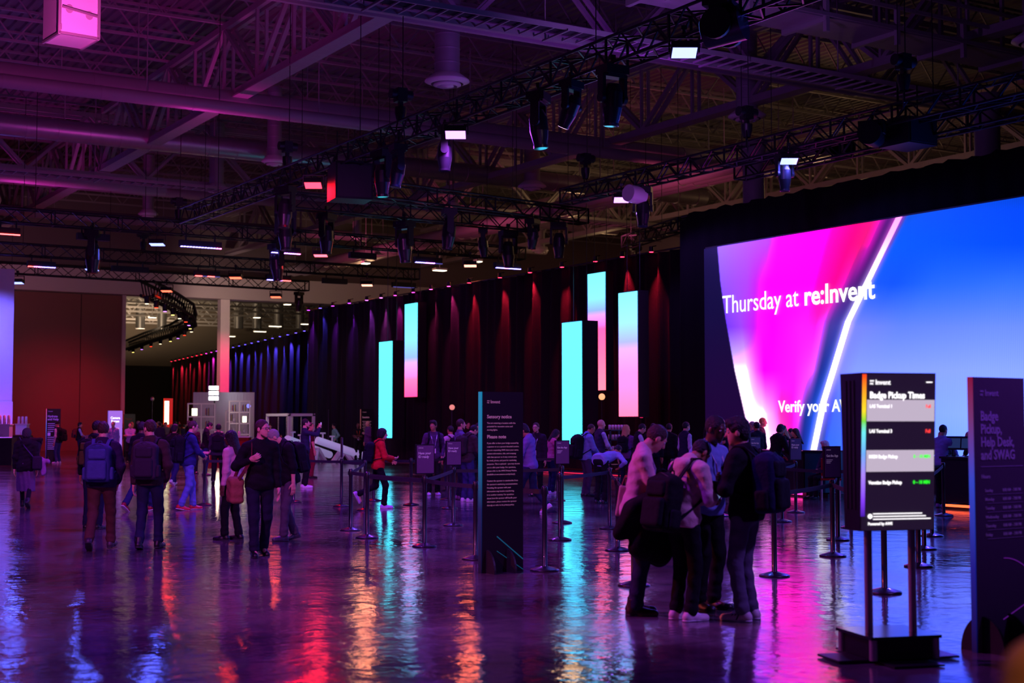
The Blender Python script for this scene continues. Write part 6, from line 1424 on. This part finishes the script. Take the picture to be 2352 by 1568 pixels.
P(822, 1062, 'person in black T-shirt with orange lanyard and clasped hands by the seesaw end', 1.74, 168, 'mid', 'stand', ('cross', 'carry'), 0, (0, 0), hair='bald', skin_='dark', top=(14, 10, 16), sleeve='short', bottom=(12, 10, 14), extra=('orange_lanyard',))
P(845, 1063, 'bald person in purple blazer talking beside the black notice sign', 1.84, -120, 'mid', 'stand', ('chest', 'down'), 0, (-10, 0), hair='bald', skin_='light', top=(104, 64, 118), topkind='blazer', bottom=(20, 16, 34))
c = P(995, 1137, 'person in purple polo shirt with lanyard and bag strap, looking left', 1.80, 168, 'near', 'stand', ('pocket', 'pocket'), 1, (28, -4), hair='full', hairc='black', skin_='tan', top=(72, 48, 88), topkind='polo', bottom=(14, 12, 18), shoe=(215, 205, 235), shoekind='sneaker', extra=('lanyard',))
backpack(c, 'dark backpack worn by the person in the purple polo shirt', (18, 14, 26), None, .9)
c = P(1035, 1128, 'person in white top half hidden behind the bearded queue visitor', 1.68, -40, 'mid', 'stand', ('down', 'down'), 0, (0, 0), hair='short', hairc='black', skin_='tan', top=(200, 160, 180), bottom=(30, 26, 50)); backpack(c, 'black backpack hanging behind the purple polo person', (12, 12, 24))
c = P(1056, 1147, 'bearded person in grey purple T-shirt in the queue, facing right', 1.84, 70, 'near', 'stand', ('down', 'down'), 0, (5, 0), hair='short', hairc='brown', beard='brown', skin_='light', top=(104, 90, 138), sleeve='short', bottom=(36, 36, 62), shoe=(120, 80, 120))
c = P(1072, 1152, 'person in olive bomber jacket and white sneakers, head bowed in the queue', 1.76, 48, 'near', 'stand', ('tap', 'phone'), 8, (5, 34), hair='short', hairc='black', skin_='light', top=(62, 52, 52), topkind='jacket', bottom=(52, 58, 104), shoe=(232, 214, 235), shoekind='sneaker'); backpack(c, 'grey backpack worn high on the olive bomber jacket', (56, 46, 48), None, .9)
P(1073, 1077, 'red lit person behind the queue by the drapes', 1.80, 150, 'mid', hair='short', hairc='black', skin_='light', top=(40, 14, 20))
P(1097, 1128, 'person in black with lanyard facing forward behind the sensory notice sign edge', 1.78, 170, 'mid', arms=('phone', 'phone'), head=(0, 20), hair='short', hairc='black', skin_='tan', top=(16, 14, 26), extra=('lanyard',))
c = P(1218, 1178, 'person in lavender sweater looking at a phone, just right of the notice sign', 1.78, -72, 'near', 'walkl', ('phone', 'phone'), 3, (-5, 28), hair='full', hairc='black', skin_='tan', top=(120, 100, 166), topkind='sweater', bottom=(26, 34, 66), shoe=(228, 214, 240), shoekind='sneaker', extra=('lanyard',)); phone_in(c, 1, 'phone held by the person in the lavender sweater')
P(1233, 1140, 'bearded person with glasses in dark vest behind the lavender sweater', 1.76, -160, 'mid', hair='short', hairc='brown', beard='brown', skin_='light', top=(40, 24, 46), topkind='vest', bottom=(16, 14, 22), extra=('glasses', 'lanyard'))
c = P(1265, 1134, 'person in pink sweater with long dark hair typing on a phone in the queue', 1.62, 70, 'mid', 'stand', ('phone', 'tap'), 6, (0, 28), hair='long', hairc='black', skin_='light', top=(206, 90, 130), topkind='sweater', bottom=(24, 26, 60), shoe=(200, 190, 220), shoekind='sneaker')
c = P(1345, 1140, 'person in light blue jacket and glasses with a large black backpack in the queue', 1.76, 72, 'mid', 'stand', ('carry', 'carry'), 6, (0, 24), hair='thin', hairc='brown', skin_='tan', top=(120, 140, 200), topkind='jacket', bottom=(64, 52, 76), shoe=(20, 16, 26), extra=('glasses',)); backpack(c, 'very large black backpack on the light blue jacket', (14, 12, 20), None, 1.25)
P(1376, 1134, 'bald bearded person in checked shirt and padded vest in the queue', 1.84, 68, 'mid', hair='bald', beard='grey', skin_='light', top=(56, 44, 66), topkind='vest', sleeve='none', arms=('carry', 'carry'), bottom=(20, 18, 30))
c = P(1380, 1157, 'person in pale blue shirt bent over with a rounded back in the queue', 1.74, 40, 'mid', 'stand', ('down', 'down'), 78, (0, 20), hair='short', hairc='black', skin_='tan', top=(150, 160, 225), bottom=(14, 12, 20), shoe=(16, 14, 20), fat=1.15)
c = P(1437, 1128, 'person in purple top with long fair hair beside the drinks rack', 1.70, 30, 'mid', hair='long', hairc='blond', skin_='light', top=(110, 60, 130), arms=('down', 'carry'), bottom=(30, 24, 44)); backpack(c, 'black backpack on the person with long fair hair', (14, 12, 20), None, .9)
c = P(1464, 1132, 'person in white T-shirt and black vest looking down, right of the fair haired person', 1.76, 80, 'mid', arms=('carry', 'phone'), head=(0, 25), hair='short', hairc='black', skin_='light', top=(20, 18, 26), topkind='vest', sleeve='none', bottom=(20, 20, 30))
for a_ in ((1500, 1128, 'dark haired person glimpsed behind the pale T-shirt shoulder', 1.74, 20, 'short', 'black', 'tan', (16, 14, 26), 'jacket'), (1536, 1126, 'person in black jacket between the two nearest men, facing away', 1.74, 30, 'short', 'black', 'tan', (14, 12, 20), 'jacket'),
           (1573, 1132, 'masked person in dark vest and pale sleeves behind the front group', 1.78, 60, 'short', 'black', 'light', (34, 28, 60), 'vest'), (1637, 1126, 'bald person with arms folded in pale shirt, left of the two bald ones', 1.86, 65, 'bald', 'black', 'light', (150, 120, 190), 'shirt'),
           (1655, 1124, 'bald person in dark jacket with lanyard, right of the two bald ones', 1.86, 60, 'bald', 'black', 'light', (20, 20, 44), 'jacket'), (1634, 1113, 'tall brown haired person behind the two bald ones', 1.95, 50, 'short', 'brown', 'light', (30, 26, 50), 'shirt'),
           (1672, 1112, 'brown haired person in tan blazer behind the dark jacket shoulder', 1.78, 40, 'short', 'brown', 'light', (150, 110, 110), 'blazer'), (1716, 1118, 'person in white shirt just right of the dark head, turned away', 1.70, 50, 'short', 'brown', 'light', (170, 160, 220), 'shirt'),
           (1733, 1124, 'balding person in grey and black vest near the counter', 1.80, -60, 'thin', 'grey', 'light', (70, 50, 90), 'vest'), (1749, 1114, 'blond haired tall person behind the vest wearer', 1.90, 110, 'short', 'blond', 'light', (60, 40, 60), 'shirt'), (1742, 1128, 'dark haired person between the vest and the counter', 1.78, -30, 'short', 'black', 'tan', (20, 16, 30), 'jacket')):
    x, y, lab, H, fc_, hr, hc2, sk, tp, tk = a_
    P(x, y, lab, H, fc_, 'mid', 'stand', ('cross', 'cross') if 'folded' in lab else ('down', 'down'), 2, (0, 4), hair=hr, hairc=hc2, skin_=sk, top=tp, topkind=tk, sleeve='none' if tk == 'vest' else 'long', bottom=(18, 16, 28), extra=('mask',) if 'masked' in lab else ('lanyard',) if 'lanyard' in lab else ())
P(1779, 1142, 'person in black hooded top leaning over the counter to the staff', 1.74, 60, 'mid', 'stand', ('desk', 'desk'), 16, (0, 12), hair='full', hairc='black', beard='black', skin_='tan', top=(16, 13, 18), topkind='hoodie', bottom=(14, 12, 18))
xk = XK + 1.15
for px_, lab, H, hr, hc2 in ((1801, 'staff person with long blond hair and orange lanyard behind the counter', 1.68, 'long', 'blond'), (1829, 'smiling staff person with brown hair and orange lanyard behind the counter', 1.62, 'long', 'brown'), (1819, 'dark haired staff person behind the two lanyard wearers', 1.62, 'short', 'black')):
    q = Vector((xk + (.9 if 'behind the two' in lab else .4 if 'smiling' in lab else 0), 0, 0)); q.y = on_x(px_, q.x)
    P(px_, 0, lab, H, -95, 'mid', 'stand', ('desk', 'desk') if 'two' not in lab else ('down', 'down'), 6, (0, 8), hair=hr, hairc=hc2, skin_='light', top=(16, 13, 16), sleeve='short', bottom=(16, 14, 20), extra=('orange_lanyard',) if 'two' not in lab else (), at=q)
P(1903, 1145, 'white haired person seated on the red backed chair by the teal counter', 1.66, -110, 'mid', 'sit', ('carry', 'carry'), 4, (0, 5), hair='full', hairc='white', skin_='light', top=(60, 54, 80), bottom=(20, 18, 26), seat=.50)
P(2163, 1166, 'person in pale violet shirt standing right of the kiosk at the counter', 1.72, 50, 'mid', 'contra', ('desk', 'desk'), 6, (10, 6), hair='short', hairc='black', skin_='light', top=(150, 150, 225), bottom=(14, 13, 30), shoe=(120, 100, 180))
for px_, lab, hr, hc2 in ((2172, 'staff person with fair hair bending behind the check-in monitors', 'short', 'blond'), (2234, 'staff person behind the monitors at the edge of the plum sign', 'thin', 'white')):
    q = Vector((24.3, 0, 0)); q.y = on_x(px_, 24.3); P(px_, 0, lab, 1.60, -100, 'mid', 'stand', ('desk', 'desk'), 14, (0, 12), hair=hr, hairc=hc2, skin_='light', top=(20, 16, 24), sleeve='short', bottom=(16, 14, 20), at=q)
# out of focus passer-by whose shoulder cuts the lower right corner
q = Matrix.Rotation(-R(YAW), 3, 'Z') @ Vector((.97, 2.15, 0))
P(2352, 0, 'blurred passer-by in tan top, only the shoulder in the lower right corner', 1.70, 20, 'mid', 'stand', ('down', 'down'), 2, (0, 0), hair='short', hairc='brown', skin_='light', top=(178, 112, 66), bottom=(30, 24, 30), at=q)
# the distant crowd in red light
rn = random.Random(11); tops = [((26, 12, 16), 'black'), ((110, 24, 24), 'red'), ((60, 40, 60), 'plum'), ((150, 140, 160), 'pale'), ((34, 40, 70), 'navy'), ((70, 50, 40), 'brown'), ((90, 90, 100), 'grey')]
hairs = [('short', 'black'), ('short', 'brown'), ('bald', 'black'), ('long', 'brown'), ('full', 'black'), ('short', 'grey'), ('long', 'blond')]
names = {'short': 'short hair', 'bald': 'bald head', 'long': 'long hair', 'full': 'thick hair'}
wear = ['shirt', 'jacket', 'hoodie', 'sweater']
xs_ = [282, 305, 314, 322, 330, 341, 350, 358, 366, 361, 374, 383, 392, 402, 411, 421, 430, 345, 379, 300, 413, 337, 389, 426, 371]
placed = [ground(x_, y_) for x_, y_ in ((259, 1066), (298, 1062), (224, 1050), (296, 1046), (385, 1042), (348, 1046), (398, 1115))]
for i, x in enumerate(xs_):
    tp, tn = tops[(i * 3 + 1) % 7]; hr, hc2 = hairs[(i * 5 + 2) % 7]; tk = wear[i % 4]; y = 1040
    for k_ in range(80):
        y = 1037.5 + ((i * 7.3 + k_ * 2.9) % 20); g_ = ground(x, y)
        if all((g_ - q_).length > .72 for q_ in placed): break
    placed.append(g_)
    fc_ = [170, 0, 60, -70, 150, 20, -30][i % 7]
    dr = 'facing forward' if abs(fc_) > 120 else 'turned away' if abs(fc_) < 40 else 'facing right' if fc_ > 0 else 'facing left'
    ref = 'near the violet sign' if x < 320 else 'under the thin flag pole' if x < 362 else 'around the red banner' if x < 400 else 'left of the lounge shelf'
    lab = 'distant person in %s %s with %s, %s, %s' % (tn, tk, (hc2 + ' ' if hr != 'bald' else '') + names[hr], dr, ref)
    c = P(x, y, lab, 1.66 + .2 * rn.random(), fc_, 'far', ['stand', 'stepl', 'contra'][i % 3], [('down', 'down'), ('phone', 'down'), ('cross', 'cross'), ('down', 'pocket')][i % 4], 2, (0, 5), hair=hr, hairc=hc2, skin_=['light', 'tan', 'dark'][i % 3], top=tp, topkind=tk, bottom=(24, 18, 28), group='distant visitors in the red light')
    if i % 4 == 1 and abs(fc_) < 60: backpack(c, 'dark backpack on a distant visitor %s' % ref, (20, 14, 18), None, 1.0, h=.03)
